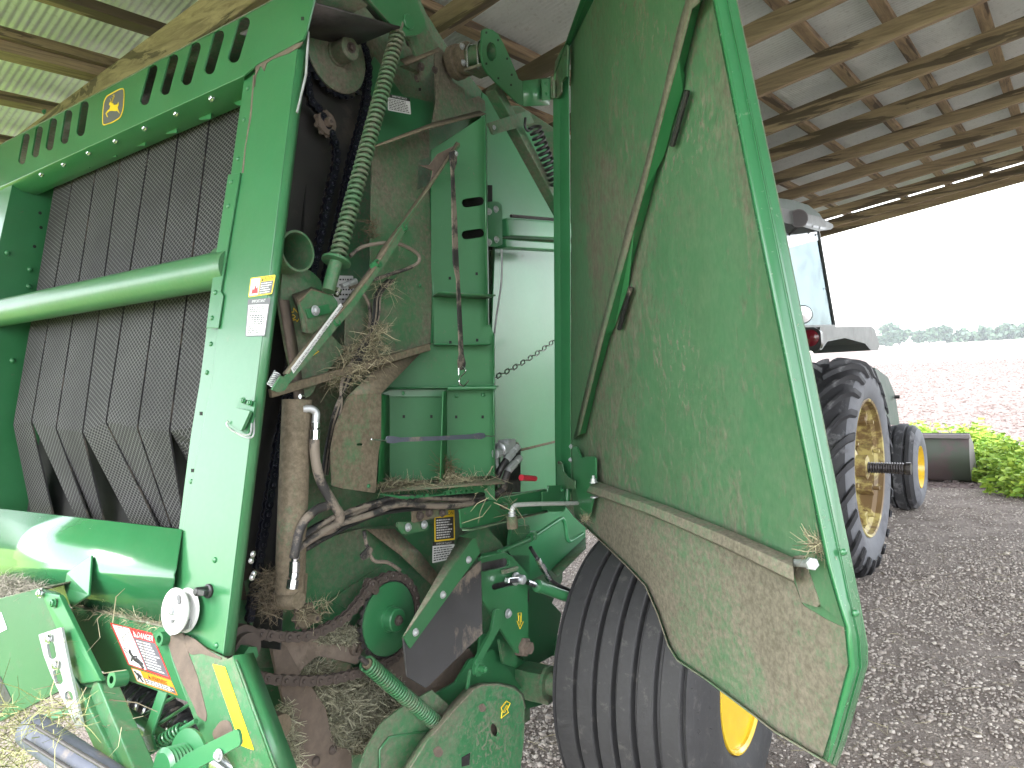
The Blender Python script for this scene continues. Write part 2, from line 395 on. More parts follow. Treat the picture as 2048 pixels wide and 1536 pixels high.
# gravel pad of the shed
PU=az(37.5); RV=az(-47.2,-6.7)
rr=random.Random(3)
pad=[(-2.6,-6),(9,-6),(9.5,2),(8.2,5.5),(6.9,7.0),(5.9,7.8),(4.6,8.7),(3.6,9.6),(2,10.6),(-1,12.5),(-6,11),(-6.5,6),(-2.9,2.2),(-1.7,.8),(-1.9,-1)]
o=sheet('gravel_ground',pad,.004,M['gravelbed'])
turf=[(-40,-40),(-2.3,-40),(-2.2,-2),(-1.35,.9),(-1.5,1.9),(-2.6,3.2),(-6,7),(-10,14),(-60,40)]
o=sheet('grass_verge_ground',turf,.008,M['turf'])

def rocks(name,pos,size,mat,flat=.6,seed=5,var=6):
    """many small stones in one mesh: jittered copies of a low solid"""
    rg=np.random.default_rng(seed)
    t=(1+5**.5)/2
    base=np.array([(-1,t,0),(1,t,0),(-1,-t,0),(1,-t,0),(0,-1,t),(0,1,t),(0,-1,-t),(0,1,-t),(t,0,-1),(t,0,1),(-t,0,-1),(-t,0,1)])/1.9
    fc=np.array([(0,11,5),(0,5,1),(0,1,7),(0,7,10),(0,10,11),(1,5,9),(5,11,4),(11,10,2),(10,7,6),(7,1,8),(3,9,4),(3,4,2),(3,2,6),(3,6,8),(3,8,9),(4,9,5),(2,4,11),(6,2,10),(8,6,7),(9,8,1)])
    n=len(pos); V=np.repeat(base[None],n,0)*rg.uniform(.72,1.2,(n,12,1))
    V[:,:,0]*=rg.uniform(.7,1.35,(n,1)); V[:,:,2]*=flat*rg.uniform(.7,1.2,(n,1))
    a=rg.uniform(0,6.28,n); ti=rg.uniform(-.5,.5,n)
    ca,sa=np.cos(a)[:,None],np.sin(a)[:,None]; ct,st=np.cos(ti)[:,None],np.sin(ti)[:,None]
    x,y,z=V[:,:,0].copy(),V[:,:,1].copy(),V[:,:,2].copy()
    y2=y*ct-z*st; z2=y*st+z*ct
    V[:,:,0]=x*ca-y2*sa; V[:,:,1]=x*sa+y2*ca; V[:,:,2]=z2
    V=V*np.asarray(size)[:,None,None]*.5+np.asarray(pos)[:,None,:]
    Fc=(fc[None]+np.arange(n)[:,None,None]*12).reshape(-1,3)
    me=bpy.data.meshes.new(name); me.vertices.add(n*12); me.vertices.foreach_set('co',V.reshape(-1).astype(np.float32))
    me.loops.add(len(Fc)*3); me.loops.foreach_set('vertex_index',Fc.reshape(-1).astype(np.int32))
    me.polygons.add(len(Fc)); me.polygons.foreach_set('loop_start',(np.arange(len(Fc))*3).astype(np.int32)); me.polygons.foreach_set('loop_total',np.full(len(Fc),3,np.int32))
    me.materials.append(mat); me.update(calc_edges=True); me.polygons.foreach_set('use_smooth',[True]*len(Fc))
    o=bpy.data.objects.new(name,me); COL.objects.link(o); o['kind']='stuff'; return o
def blades(name,P,D,Ln,Wd,mat,parent=None,seed=1,label=None,bend=.25):
    """thin three-segment blades (straw, grass, leaves) in one mesh"""
    rg=np.random.default_rng(seed); P=np.array(P,float); D=np.array(D,float); n=len(P)
    D/=np.linalg.norm(D,axis=1)[:,None]; Ln=np.array(Ln)[:,None]; Wd=np.array(Wd)[:,None]
    q=rg.normal(size=(n,3)); s=np.cross(D,q); s/=np.linalg.norm(s,axis=1)[:,None]; bd=np.cross(D,s)*rg.normal(size=(n,1))*bend*Ln
    a=P; b=P+D*Ln*.5+bd*.4; c=P+D*Ln
    V=np.stack([a-s*Wd/2,a+s*Wd/2,b-s*Wd/2,b+s*Wd/2,c-s*Wd*.3,c+s*Wd*.3],1)
    if parent is not None: V-=np.array(BASE[parent.name])
    Fc=np.array([(0,1,3,2),(2,3,5,4)])[None]+np.arange(n)[:,None,None]*6; Fc=Fc.reshape(-1,4)
    me=bpy.data.meshes.new(name); me.vertices.add(n*6); me.vertices.foreach_set('co',V.reshape(-1).astype(np.float32))
    me.loops.add(len(Fc)*4); me.loops.foreach_set('vertex_index',Fc.reshape(-1).astype(np.int32))
    me.polygons.add(len(Fc)); me.polygons.foreach_set('loop_start',(np.arange(len(Fc))*4).astype(np.int32)); me.polygons.foreach_set('loop_total',np.full(len(Fc),4,np.int32))
    me.materials.append(mat); me.update(calc_edges=True)
    o=bpy.data.objects.new(name,me); COL.objects.link(o)
    if parent is not None: o.parent=parent; BASE[o.name]=BASE[parent.name]
    o['kind']='stuff'
    if label: o['label']=label
    return o
# gravel: dense near the wheels, thinner and smaller away
rg=np.random.default_rng(7)
def inpoly(P,poly):
    x,y=P[:,0],P[:,1]; r=np.zeros(len(P),bool); n=len(poly)
    for i in range(n):
        x1,y1=poly[i]; x2,y2=poly[(i+1)%n]
        c=((y1>y)!=(y2>y))&(x<(x2-x1)*(y-y1)/((y2-y1)+1e-12)+x1); r^=c
    return r
nS=105000
r=1.5+8.5*rg.random(nS)**1.1; a=np.radians(rg.uniform(-6,40,nS)); X=np.sin(a)*r; Y=np.cos(a)*r
# bare muddy patches carry fewer stones
pat=np.sin(X*2.3+1.1*np.sin(Y*1.7))*np.cos(Y*1.9+.8*np.sin(X*2.9)); keep=(inpoly(np.stack([X,Y],1),pad))&(rg.random(nS)<np.clip(.70-.45*pat-.30*(X>1.5)*(Y<4.2),.12,1))
X,Y,r=X[keep],Y[keep],r[keep]; sz=rg.lognormal(-4.38,.38,len(X)).clip(.007,.042)
gr=rocks('gravel',np.stack([X,Y,.004+sz*.16],1),sz,M['stone']); tag(gr,'loose grey gravel stones spread over the ground around the wheels','gravel')
# soil clods in the worked field
nC=17000; r=9+55*rg.random(nC)**1.6; a=np.radians(rg.uniform(22,44,nC)); X=np.sin(a)*r; Y=np.cos(a)*r
k=~inpoly(np.stack([X,Y],1),pad); X,Y,r=X[k],Y[k],r[k]; sz=rg.lognormal(-3.0,.45,len(X)).clip(.02,.11)*(.6+r/75)
cl=rocks('soil_clods',np.stack([X,Y,sz*.15],1),sz,M['clod'],.5,9); tag(cl,'crumbly brown soil clods covering the worked field beyond the weeds','soil')
# weeds on the field edge
P=[];D=[];LN=[];WD=[]
wr=random.Random(21)
def weed(x,y,h):
    for s in range(wr.randint(3,5)):
        th=wr.uniform(0,6.28); lean=wr.uniform(.05,.5); top=Vector((x+math.cos(th)*lean*h,y+math.sin(th)*lean*h,h*wr.uniform(.7,1.05)))
        b=Vector((x+wr.uniform(-.03,.03),y+wr.uniform(-.03,.03),0)); d=top-b
        P.append(tuple(b)); D.append(tuple(d)); LN.append(d.length); WD.append(.006)
        for k in range(wr.randint(9,14)):
            t=wr.uniform(.25,1); q=b+d*t; a2=wr.uniform(0,6.28); dd=Vector((math.cos(a2),math.sin(a2),wr.uniform(-.35,.5)))
            P.append(tuple(q)); D.append(tuple(dd)); LN.append(wr.uniform(.04,.10)); WD.append(wr.uniform(.018,.042))
for i in range(1700):
    a=wr.uniform(26,47); rb={26:10.8,31.4:10.2,32.2:9.2,36:8.8,47:8.6}
    ks=sorted(rb); 
    for k0,k1 in zip(ks,ks[1:]):
        if k0<=a<=k1: r0=rb[k0]+(rb[k1]-rb[k0])*(a-k0)/(k1-k0)
    rr_=r0+.25+wr.random()**1.3*(2.5+ (a-26)*.06); v=az(a)*rr_
    clump=.5+.5*math.sin(a*1.9+rr_*1.3)
    if wr.random()<.35+.65*clump: weed(v.x,v.y,wr.uniform(.22,.50)*(.55+.5*clump)*(.55+.45*min(1,(rr_-r0)/1.2)))
wd=blades('weeds',P,D,LN,WD,M['leaf'],seed=4); tag(wd,'bright lime green leafy weeds growing between the gravel and the field','weeds')
# far trees
def far_tree(name,label,a,dist,wdt,h,n,seed,trunk=True):
    rt=random.Random(seed); v=az(a)*dist; root=thing(name,label,'tree',(v.x,v.y,0),'far trees on the skyline')
    if trunk:
        m=MB(); m.tube([Vector((v.x,v.y,0)),Vector((v.x,v.y,h*.45)),Vector((v.x+.4,v.y,h*.8))],[.45,.3,.08],7); m.build('trunk',M['steel'],root,smooth=50)
    side=Vector((v.y,-v.x,0)).normalized(); P=[];D=[];LN=[];WD=[]
    lob=[(rt.uniform(-.42,.42)*wdt,rt.uniform(.35,.8)*h,rt.uniform(.16,.3)) for _ in range(11)]
    for i in range(n):
        c=rt.choice(lob); th=rt.uniform(0,6.28); ph=math.acos(rt.uniform(-1,1)); R0=c[2]*h*rt.uniform(.6,1.1)
        q=v+side*(c[0]+R0*1.3*math.sin(ph)*math.cos(th))+v.normalized()*(R0*math.sin(ph)*math.sin(th))+ZZ*max(.4,c[1]*.95+R0*.8*math.cos(ph))
        P.append(tuple(q)); D.append((rt.gauss(0,1),rt.gauss(0,1),rt.gauss(0,.6))); LN.append(rt.uniform(.7,1.6)); WD.append(rt.uniform(.6,1.2))
    c=blades('crown',P,D,LN,WD,M['tree'],root,seed=seed); return root
far_tree('far_tree','small round tree nearest the tractor fender on the skyline',26.55,330,5.5,4.6,1400,1)
far_tree('far_tree','dark dense tree second from the tractor fender on the skyline',27.4,330,6.5,6.6,1800,2)
far_tree('far_tree','tall thin faint tree rising above its neighbours near the tractor fender',26.95,345,4.0,10.5,500,3)
far_tree('far_tree','wide tree standing alone between the two dark trees and the long tree belt',29.2,330,13,7.2,2600,4)
P=[];D=[];LN=[];WD=[]
rt=random.Random(77)
for i in range(15000):
    a=rt.uniform(30.1,62); t=(a-30.1)/6; top=3.4+2.6*min(1,t)+.9*math.sin(a*5.1)+.6*math.sin(a*13.7+1)+.4*math.sin(a*31)
    dist=330+rt.uniform(0,14)+math.sin(a*9)*3; v=az(a)*dist
    z=top*rt.random()**.7
    P.append((v.x,v.y,max(.3,z))); D.append((rt.gauss(0,1),rt.gauss(0,1),rt.gauss(0,.6))); LN.append(rt.uniform(.8,1.8)); WD.append(rt.uniform(.7,1.4))
tb=blades('tree_belt',P,D,LN,WD,M['tree'],seed=6); tag(tb,'long dense belt of far trees along the skyline beyond the field','wood')

# ------------------------------------------------------------------ pole shed roof
RH=1.6; RNn=PU.cross(RV).normalized()
if RNn.z<0: RNn=-RNn
RO=CAMP+ZZ*RH
def rp(u,v,w=0): return RO+PU*u+RV*v+RNn*w
shed=thing('pole_shed','open pole shed roof with weathered timber rafters and corrugated metal sheets','shed',(0,0,0))
M['raf']=wood_mat('weathered_rafter_wood',RV); M['pur']=wood_mat('weathered_purlin_wood',PU,(.38,.29,.17,1),(.13,.095,.06,1))
U0,U1=-.95,8.80; V0,V1=-3.0,4.45
raf=[-.9,-.4,.09,2.03,2.67,3.31,3.95,4.60,5.19,5.84,6.50,7.12,7.78,8.33,8.75]
for i,u in enumerate(raf):
    m=MB(); e=rnd.uniform(-.012,.012); m.prism([rp(u-.02,V0+.05,0),rp(u+.02,V0+.05,0),rp(u+.02+e,V1-.05,0),rp(u-.02+e,V1-.05,0)],-RNn,-.089)
    m.build('rafter',M['raf'],shed,bev=.003)
pv=[-2.8,-2.4,-2.0,-1.6,-1.2,-.8,-.4,0,.36,.72,1.05,1.47,2.04,2.42,2.77,3.11,3.61,4.05,4.4]
for v in pv:
    m=MB(); e=rnd.uniform(-.01,.01); m.prism([rp(U0+.03,v-.03,.0895),rp(U0+.03,v+.03,.0895),rp(U1-.02,v+.03+e,.0895),rp(U1-.02,v-.03+e,.0895)],-RNn,-.04)
    m.build('purlin',M['pur'],shed,bev=.003)
# doubled purlin piece nailed beneath one purlin at the left
m=MB(); m.prism([rp(.80,3.10,.046),rp(.80,3.17,.046),rp(1.22,3.17,.046),rp(1.22,3.10,.046)],-RNn,-.042); m.build('splice_board',M['pur'],shed,bev=.003)
# tie beam
tb0=Pl(rp(1.15,3,-.02),PU)
a=rp(1.07,3.75,-.05); b=rp(1.33,1.6,-.05)
m=MB(); a=rp(1.10,3.42,0); b=rp(1.26,2.4,0); d=(b-a).normalized(); m.bar(a-d*.45-RNn*.075,b+d*1.2-RNn*.075,.045,.13,RNn); m.build('tie_beam',M['raf'],shed,bev=.004)
# corrugated sheets, each its own part
def sheetmat():
    m,t,b=nodes('corrugated_roof_metal'); co=coords(t); n=noise(t,co,3,6,.6); n2=noise(t,co,40,4)
    c=mixc(t,ramp(t,n,.3,.7),(.58,.64,.64,1),(.72,.77,.77,1)); c=mixc(t,math_(t,'MULTIPLY',ramp(t,n2,.55,.75),.3),c,(.2,.19,.17,1))
    t.links.new(c,b.inputs['Base Color']); b.inputs['Metallic'].default_value=.1; b.inputs['Roughness'].default_value=.5; return m
M['sheet']=sheetmat()
PITCH=.0285; su=U0
while su<U1-.05:
    eu=min(su+.66,U1); nn=int((eu-su)/PITCH*6); m=MB(); vs=[];fs=[]
    us=np.linspace(su,eu+.02,nn)
    for j,v in enumerate((V0,V1)):
        for u in us: vs.append(rp(u,v,.1345+.004*(1+math.sin(2*math.pi*u/PITCH))))
    for i in range(nn-1): fs.append((i,i+1,nn+i+1,nn+i))
    m.add(vs,fs); o=m.build('roof_sheet',M['sheet'],shed,smooth=80,fix=False); su=eu
# posts outside the view carry the roof
for (u,v) in ((-.88,-2.9),(8.7,-2.9),(3.4,-2.9)):
    q=rp(u,v,0); m=MB(); m.bar(Vector((q.x,q.y,0)),q,.14,.14,PU); m.build('post',M['raf'],shed,bev=.005)

# ================================================================== ROUND BALER
# measuring frames of the enlarged photograph regions -> photograph coordinates
def _zf(ox,oy,s): return lambda *q: [(ox+x/s,oy+y/s) for x,y in q]
Z1=_zf(0,0,2.926); Z2=_zf(500,0,2.926); Z4=_zf(0,450,2.363); Z5=_zf(480,450,2.793); Z7=_zf(0,1000,2.866); Z8=_zf(440,960,2.667); Z9=_zf(840,30,5.12); ZA=_zf(900,850,4.389); ZB=_zf(1050,900,2.416); ZC=_zf(1050,0,3.413); ZD=_zf(1050,450,2.792); ZE=_zf(560,1100,5.12)
_bb=S(-.8)(800,1200); baler=thing('round_baler','large green round baler with its side door swung open and its chain drives bare','hay baler',(_bb.x,_bb.y,0))
def surf(name,rows,mat,parent=None,th=.004,smooth=40,bev=0,**kw):
    m=MB(); n=len(rows[0]); vs=[p for r in rows for p in r]
    fs=[(i*n+j,i*n+j+1,(i+1)*n+j+1,(i+1)*n+j) for i in range(len(rows)-1) for j in range(n-1)]
    m.add(vs,fs); o=m.build(name,mat,parent,smooth=smooth,fix=True,**kw)
    s=o.modifiers.new('thickness','SOLIDIFY'); s.thickness=th; s.offset=0
    if bev:
        b=o.modifiers.new('bevel','BEVEL'); b.width=bev; b.segments=2; b.limit_method='ANGLE'; b.angle_limit=R_(35)
    return o
def _rivet(m): m.lathe((0,0,0),(0,0,1),[(1,0),(1,.12),(.92,.34),(.7,.55),(.38,.68),(0,.72)],14)
def _hexb(m):
    m.lathe((0,0,0),(0,0,1),[(1.35,0),(1.35,.18)],16); m.lathe((0,0,.18),(0,0,1),[(1,0),(1,.62),(.82,.75)],6); m.lathe((0,0,.93),(0,0,1),[(.5,0),(.5,.25)],10)
def rivet(px,pl,parent,r=.0055,mat='green',name='rivet'):
    p=pl(*px); n=pl.n if (CAMP-p).dot(pl.n)>0 else -pl.n
    return inst(shared('rivet_'+mat,_rivet,M[mat]),name,p,n,parent,sc=r)
def bolt(px,pl,parent,r=.008,mat='chrome',name='bolt'):
    p=pl(*px) if isinstance(pl,Pl) else px; n=pl.n if isinstance(pl,Pl) else pl
    if (CAMP-p).dot(n)<0: n=-n
    return inst(shared('bolt_'+mat,_hexb,M[mat]),name,p,n,parent,sc=r)
def obround(a,b,hw,n=7):
    ax=Vector((a[0],a[1])); bx=Vector((b[0],b[1])); d=(bx-ax).normalized(); s=Vector((-d.y,d.x)); out=[]
    for k in range(n): t=math.pi*k/(n-1); q=ax+s*hw*math.cos(t)-d*hw*math.sin(t); out.append((q.x,q.y))
    for k in range(n): t=math.pi*k/(n-1); q=bx-s*hw*math.cos(t)+d*hw*math.sin(t); out.append((q.x,q.y))
    return out
def sq(x,y,r=3): return [(x-r,y-r*1.2),(x+r,y-r*1.2),(x+r,y+r*1.2),(x-r,y+r*1.2)]
G,GF,GM,GD,GX,MUDM=M['green'],M['green_front'],M['green_mid'],M['green_dirty'],M['green_mud'],M['mud']

# ---- chamber: shade sheet, left wall, belts
plate('chamber_shade_sheet',FR(-.235),[(-200,500),(620,215),(560,1300),(-250,1200)],M['black'],baler)  # black sheet close behind the belts stands for the deep chamber's shade
lw=plate('chamber_side_wall',S(-1.574),[(26,362),(200,290),(200,1090),(-150,1090),(-115,1000)],G,baler)
for q in [(15,506),(60,539),(25,721),(58,573)]: rivet(q,S(-1.57),lw,.010)
for q in [(80,426),(82,455),(69,493)]: m=MB(); p=S(-1.572)(*q); m.lathe(p,OUT,[(.006,0),(.006,.001)],10); m.build('bolt_hole',M['black'],lw)
plate('front_post_far',FR(0),[(26,362),(-90,420),(-250,1010),(-115,1010)],GF,baler)
BELT=FR(-.10)
bl=[((108,370),(25,850)),((150,331),(63,843)),((205,262),(112,856)),((246,283),(165,865)),((304,260),(212,844)),((362,232),(275,856)),((424,205),(339,862)),((488,180),(412,850))]
bl[2]=((198,300),(112,856))
def ext(a,b,k): return (a[0]+(a[0]-b[0])*k,a[1]+(a[1]-b[1])*k)
low=[((60,1022),(106,1027)),((152,1040),(180,1042)),((180,1042),(209,1046)),((262,1050),(318,1056)),((318,1056),(345,1060)),((345,1060),(372,1064)),((392,960),(470,1120))]
BL2=[-.15,-.12,-.14,-.13,-.145,-.12,-.17]
def belt(i):
    (a0,a1),(b0,b1)=bl[i],bl[i+1]; la,lb=low[i]
    k=.06; top=[BELT(*ext(a0,a1,k)),BELT(*ext(b0,b1,k))]; mid=[BELT(*a1),BELT(*b1)]; q=Pl(FR(BL2[i]-.05).o,FN); bot=[q(*la),q(*lb)]
    gap=(top[1]-top[0]).normalized()*.0045
    vs=[];uv=[];fs=[]
    rows=[]
    NT=6
    for t in range(NT+1): t/=NT; rows.append((top[0].lerp(mid[0],t),top[1].lerp(mid[1],t)))
    mm=((mid[0]+bot[0])/2,(mid[1]+bot[1])/2)
    for t in range(1,7): t/=6; rows.append((mid[0].lerp(bot[0],t),mid[1].lerp(bot[1],t)))
    rows.append((bot[0]+(bot[0]-mid[0])*.25,bot[1]+(bot[1]-mid[1])*.25))
    v=0; prev=None
    for L_,R__ in rows:
        L_=L_+gap; R__=R__-gap; c=(L_+R__)/2
        if prev is not None: v+=(c-prev).length
        prev=c; w_=(R__-L_).length
        vs+=[L_,R__]; uv+=[(i*.3,v),(i*.3+w_,v)]
    n=len(rows); fs=[(2*j,2*j+1,2*j+3,2*j+2) for j in range(n-1)]
    N0=len(vs); th=FN*-.006
    V=vs+[p+th for p in vs]; Fc=fs+[tuple(i2+N0 for i2 in f)[::-1] for f in fs]
    for j in range(n-1): Fc+=[(2*j,2*j+2,2*j+2+N0,2*j+N0),(2*j+1,2*j+1+N0,2*j+3+N0,2*j+3)]
    me=bpy.data.meshes.new('belt'); base=BASE[baler.name]; me.from_pydata([p-base for p in V],[],Fc); me.materials.append(M['belt']); me.materials.append(M['rubber'])
    ul=me.uv_layers.new(name='UVMap'); UVs=uv+uv
    for pi,pg in enumerate(me.polygons):
        if pi>=len(fs): pg.material_index=1
        for li in pg.loop_indices: ul.data[li].uv=UVs[me.loops[li].vertex_index]
    o=bpy.data.objects.new('belt',me); COL.objects.link(o); o.parent=baler; BASE[o.name]=base
for i in range(7): belt(i)
# roller across the opening
m=MB(); a=FR(-.02)(-8,628); b=FR(-.02)(470,535); d=(b-a).normalized(); cyl(m,a,b,.0475,32); m.build('front_roller_tube',paint('tube_paint',.16,.3,.34,film=.22,coat=.25),baler,smooth=40)
m=MB(); m.lathe(a,d,[(.02,-.012),(.0475,0)],32); m.build('tube_end_cap',GF,baler,smooth=40)

# ---- top beam
slots=[]
for a,b,hw in [((153,800),(127,940),17),((230,758),(205,900),17),((312,712),(288,858),18),((400,665),(376,818),19),((495,615),(470,772),20),((895,402),(845,588),22),((1015,342),(965,528),23),((1145,274),(1090,468),25),((1280,205),(1225,403),26),((1428,130),(1367,333),28)]:
    A=Z1(a)[0]; B=Z1(b)[0]; slots.append(obround(A,B,hw*1.22/2.926))
bm_=plate('top_beam',FR(.012),[(-70,327),(560,-5),(640,-50),(613,62),(606,78),(515,128),(489,150),(-70,406)],GF,baler,th=.005,holes=slots,hr=0,bev=.002)
f0=FR(.012)
def back(p,k,up=0): return p-FN*k+LEAN*up
A,B=f0(-70,327),f0(640,-50)
surf('top_beam_lip',[[A,B],[back(A,.02,.014),back(B,.02,.014)],[back(A,.07,.024),back(B,.07,.024)],[back(A,.16,.02),back(B,.16,.02)]],GD,bm_,smooth=60)
A,B=f0(-70,406),f0(489,150); A2,B2=FR(-.035)(-70,434),FR(-.035)(488,181)
fl=surf('lower_flange',[[A,B],[A2,B2],[back(A2,.05,.005),back(B2,.05,.005)]],GF,bm_,smooth=20,bev=.002)
for q in Z1((247,1017),(377,957),(523,890),(680,822),(850,746),(1035,662),(1242,574)):
    bolt(q,FR(-.012),fl,.0095,'chrome')
    s=.55+q[0]/900
    g=[(q[0]+20*s,q[1]-10*s),(q[0]+70*s,q[1]-30*s),(q[0]+72*s,q[1]+12*s),(q[0]+48*s,q[1]+14*s),(q[0]+34*s,q[1]+2*s)]
    plate('belt_guide',FR(-.06),g,G,fl,r=.006)
m=MB(); cyl(m,FR(-.20)(-60,350),FR(-.20)(560,30),.03,28); m.build('upper_roller',M['green_lit'],baler,smooth=40)
# deer badge: shield, rim and leaping stag
BG=FR(.0135)
bd=plate('badge',BG,Z1((607,590),(622,560),(700,518),(726,515),(728,560),(722,640),(705,690),(655,720),(600,736),(597,700),(600,640)),M['d_yellow'],bm_,th=.0006,r=.012,bev=0)
plate('badge_field',BG.off(.0008 if (CAMP-BG.o).dot(BG.n)>0 else -.0008),Z1((611,594),(626,566),(702,524),(721,521),(723,560),(717,638),(701,685),(652,714),(604,729),(602,700),(605,640)),M['d_grey'],bd,th=.0006,r=.011,bev=0)
deer=Z1((641,600),(652,592),(650,600),(662,604),(664,614),(676,613),(686,610),(692,596),(693,612),(688,628),(690,640),(700,664),(696,661),(684,648),(672,650),(655,648),(640,650),(624,664),(631,684),(627,686),(617,664),(630,646),(640,638),(646,620),(637,612))
plate('badge_stag',BG.off(.0016),deer,M['d_yellow'],bd,th=.0006,bev=0)
m=MB()
for l in ([(655,600),(661,580),(656,570)],[(661,580),(668,566),(667,552)],[(668,566),(660,558)],[(650,598),(648,584),(644,578)]): m.tube([BG.off(.0022)(*q) for q in Z1(*l)],.0009,5)
m.build('badge_antlers',M['d_yellow'],bd)
bolt(Z1((262,655))[0],FR(-.05),bm_,.008,'green')

# ---- near front post
post=plate('front_post',FR(.008),[(515,128),(598,82),(598,68),(446,1310),(345,1264),(352,1180),(362,1070),(423,767),(444,577),(480,345)],GF,baler,th=.005,bev=.0015)
# rounded outer corner of the post
e0,e1=FR(.006)(597,66),FR(.006)(445,1312); f1,f2=FR(-.010)(614,60),FR(-.010)(461,1311)
surf('post_corner',[[e0,e1],[e0.lerp(f1,.4)+FN*.0045,e1.lerp(f2,.4)+FN*.0045],[e0.lerp(f1,.75)+FN*.003,e1.lerp(f2,.75)+FN*.003],[f1,f2],[f1-FN*.010-OUT*.003,f2-FN*.010-OUT*.003]],GF,post,smooth=70)
m=MB(); m.tube([S(.0)(617,64),S(.0)(612,150),S(.0)(594,225)],.0032,8); m.build('rubber_seal',M['galv'],post,smooth=40)
plate('post_flange',FR(-.004),[(489,150),(515,128),(482,345),(446,577),(425,767),(364,1070),(354,1180),(347,1180),(356,1068),(381,873),(400,760),(413,657),(440,480),(462,345)],GF,post,th=.004)
br=plate('wear_strip',FR(.014),[(456,349),(480,345),(441,582),(446,590),(436,656),(412,656),(430,520)],GF,post,th=.004)
for q in [(463,364),(457,412),(431,585),(424,636)]: rivet(q,FR(.014),br,.0065)
for q in [(502,118),(496,177),(488,239),(476,318),(601,71)]: rivet(q,FR(.008 if q[0]>500 else -.004),post,.0062)
for q in [(422,688),(414,745),(383,963),(363,1096)]: rivet(q,FR(-.004),post,.0062)
for q in [(430,1120),(385,1278),(433,1291)]: rivet(q,FR(.008),post,.0068)
for q in [(402,827),(385,941),(368,1059)]: plate('square_hole',FR(-.0035),sq(*q),M['black'],post,th=.0005,bev=0,r=0)
plate('square_hole',FR(.0125),sq(605,37,3),M['black'],bm_,th=.0005,bev=0)
ms=plate('mud_streak',FR(.0095),[(511,128),(514,118),(523,109),(560,98),(606,83),(600,92),(578,106),(545,118),(533,126),(528,143),(521,131),(512,150),(509,175)],MUDM,post,th=.0025,r=.003,bev=.001)
plate('mud_streak',FR(.0085),[(509,150),(503,230),(492,290),(487,345),(483,346),(490,290),(500,225),(506,150)],MUDM,post,th=.003,bev=.001,r=.002)
# twisted latch bracket
lt=plate('latch_bracket',FR(.030),[(479,797),(510,803),(506,838),(495,870),(488,866),(452,846),(474,812)],G,post,th=.004,r=.003)
for q in [(487,801),(500,806)]: bolt(q,FR(.034),lt,.006,'green')
plate('latch_arm',FR(.045),[(470,815),(500,822),(482,862),(455,845)],GF,lt,th=.008,r=.004)
m=MB(); m.tube(smooth_path([FR(.02)(503,830),FR(.04)(500,868),FR(.05)(470,864),FR(.05)(454,850),FR(.05)(456,842)],5),.0022,6); m.tube(smooth_path([FR(.02)(508,835),FR(.03)(506,872),FR(.04)(484,872),FR(.045)(462,858)],5),.0022,6); m.build('latch_wire',M['galv'],lt,smooth=50)
# cylinder knob, white twine pulley
kp=FR(.01)(417,1182); m=MB(); m.lathe(kp,FN,[(.016,-.002),(.016,.004),(.011,.006),(.010,.03),(.007,.034)],16); m.bar(kp+FN*.028-OUT*.004,kp+FN*.028+OUT*.030,.008,.012,LEAN); m.build('black_knob',M['black_plastic'],post,smooth=40,bev=.001)
pp=FR(.05)(350,1222); m=MB(); m.lathe(pp-FN*.03,FN,[(.012,0),(.046,0),(.049,.003),(.046,.008),(.030,.014),(.030,.018),(.046,.024),(.050,.028),(.050,.032),(.044,.034),(.040,.029),(.020,.028),(.018,.036),(.012,.036)],40); pu=m.build('twine_pulley',M['white_plastic'],baler,smooth=35)
bolt(pp+FN*.006,FN,pu,.008,'galv')
m=MB(); q=pp+FN*.0015
for (du,dv,r_) in [(.008,.030,.0065),(.012,.022,.006),(-.004,-.022,.005)]: m.lathe(q+TRA*-du+LEAN*dv,FN,[(r_,0),(r_,.0006)],12)
m.build('pulley_hole',M['d_grey'],pu)
m=MB(); m.tube([pp-FN*.03,pp-FN*.075],.011,14); m.build('pulley_axle',M['galv'],pu,smooth=40)
plate('pulley_clip',FR(.035),[(330,1262),(372,1250),(376,1232),(381,1240),(378,1258),(340,1272)],M['galv'],pu,th=.002)
p_=FR(.035)(322,1278); m=MB(); m.lathe(p_-FN*.04,FN,[(.0085,0),(.0155,0),(.0155,.045),(.0085,.045),(.0085,.01)],18,caps=False); m.build('pivot_bush',G,baler,smooth=40)

# ---- pan under the belts
A0,B0=FR(.012)(-90,1008),FR(.012)(364,1061); A1,B1=FR(.024)(-90,1110),FR(.024)(352,1140); A2_,B2_=FR(.030)(-90,1142),FR(.028)(349,1160)
def xr(A,B,k): return A+(A-B).normalized()*k
pan=surf('front_pan',[[back(A0,.06,-.003),back(B0,.06,-.003)],[A0,B0],[A1,B1],[A1.lerp(A2_,.5)+FN*.004,B1.lerp(B2_,.5)+FN*.003],[A2_,B2_],[FR(-.005)(-60,1165),FR(-.005)(328,1262)]],M['pan'],baler,smooth=55,th=.004)
gs=quad3('pan_gusset',[FR(.032)(133,1146),FR(.034)(183,1110),FR(.075)(177,1190),FR(.07)(141,1214),FR(.035)(128,1175)],G,pan,th=.006,bev=.002)
# upright rail at the left of the pan and front cross member with warning signs
FC=FR(.016)
cm=plate('cross_member',FC,[(143,1212),(330,1256),(345,1320),(376,1404),(196,1340),(150,1300)],GF,baler,th=.006,bev=.002)
surf('cross_member_lip',[[FC(143,1212),FC(330,1256)],[FC.off(0)(143,1212)-FN*.03+LEAN*.012,FC(330,1256)-FN*.03+LEAN*.012]],GD,cm,smooth=30)
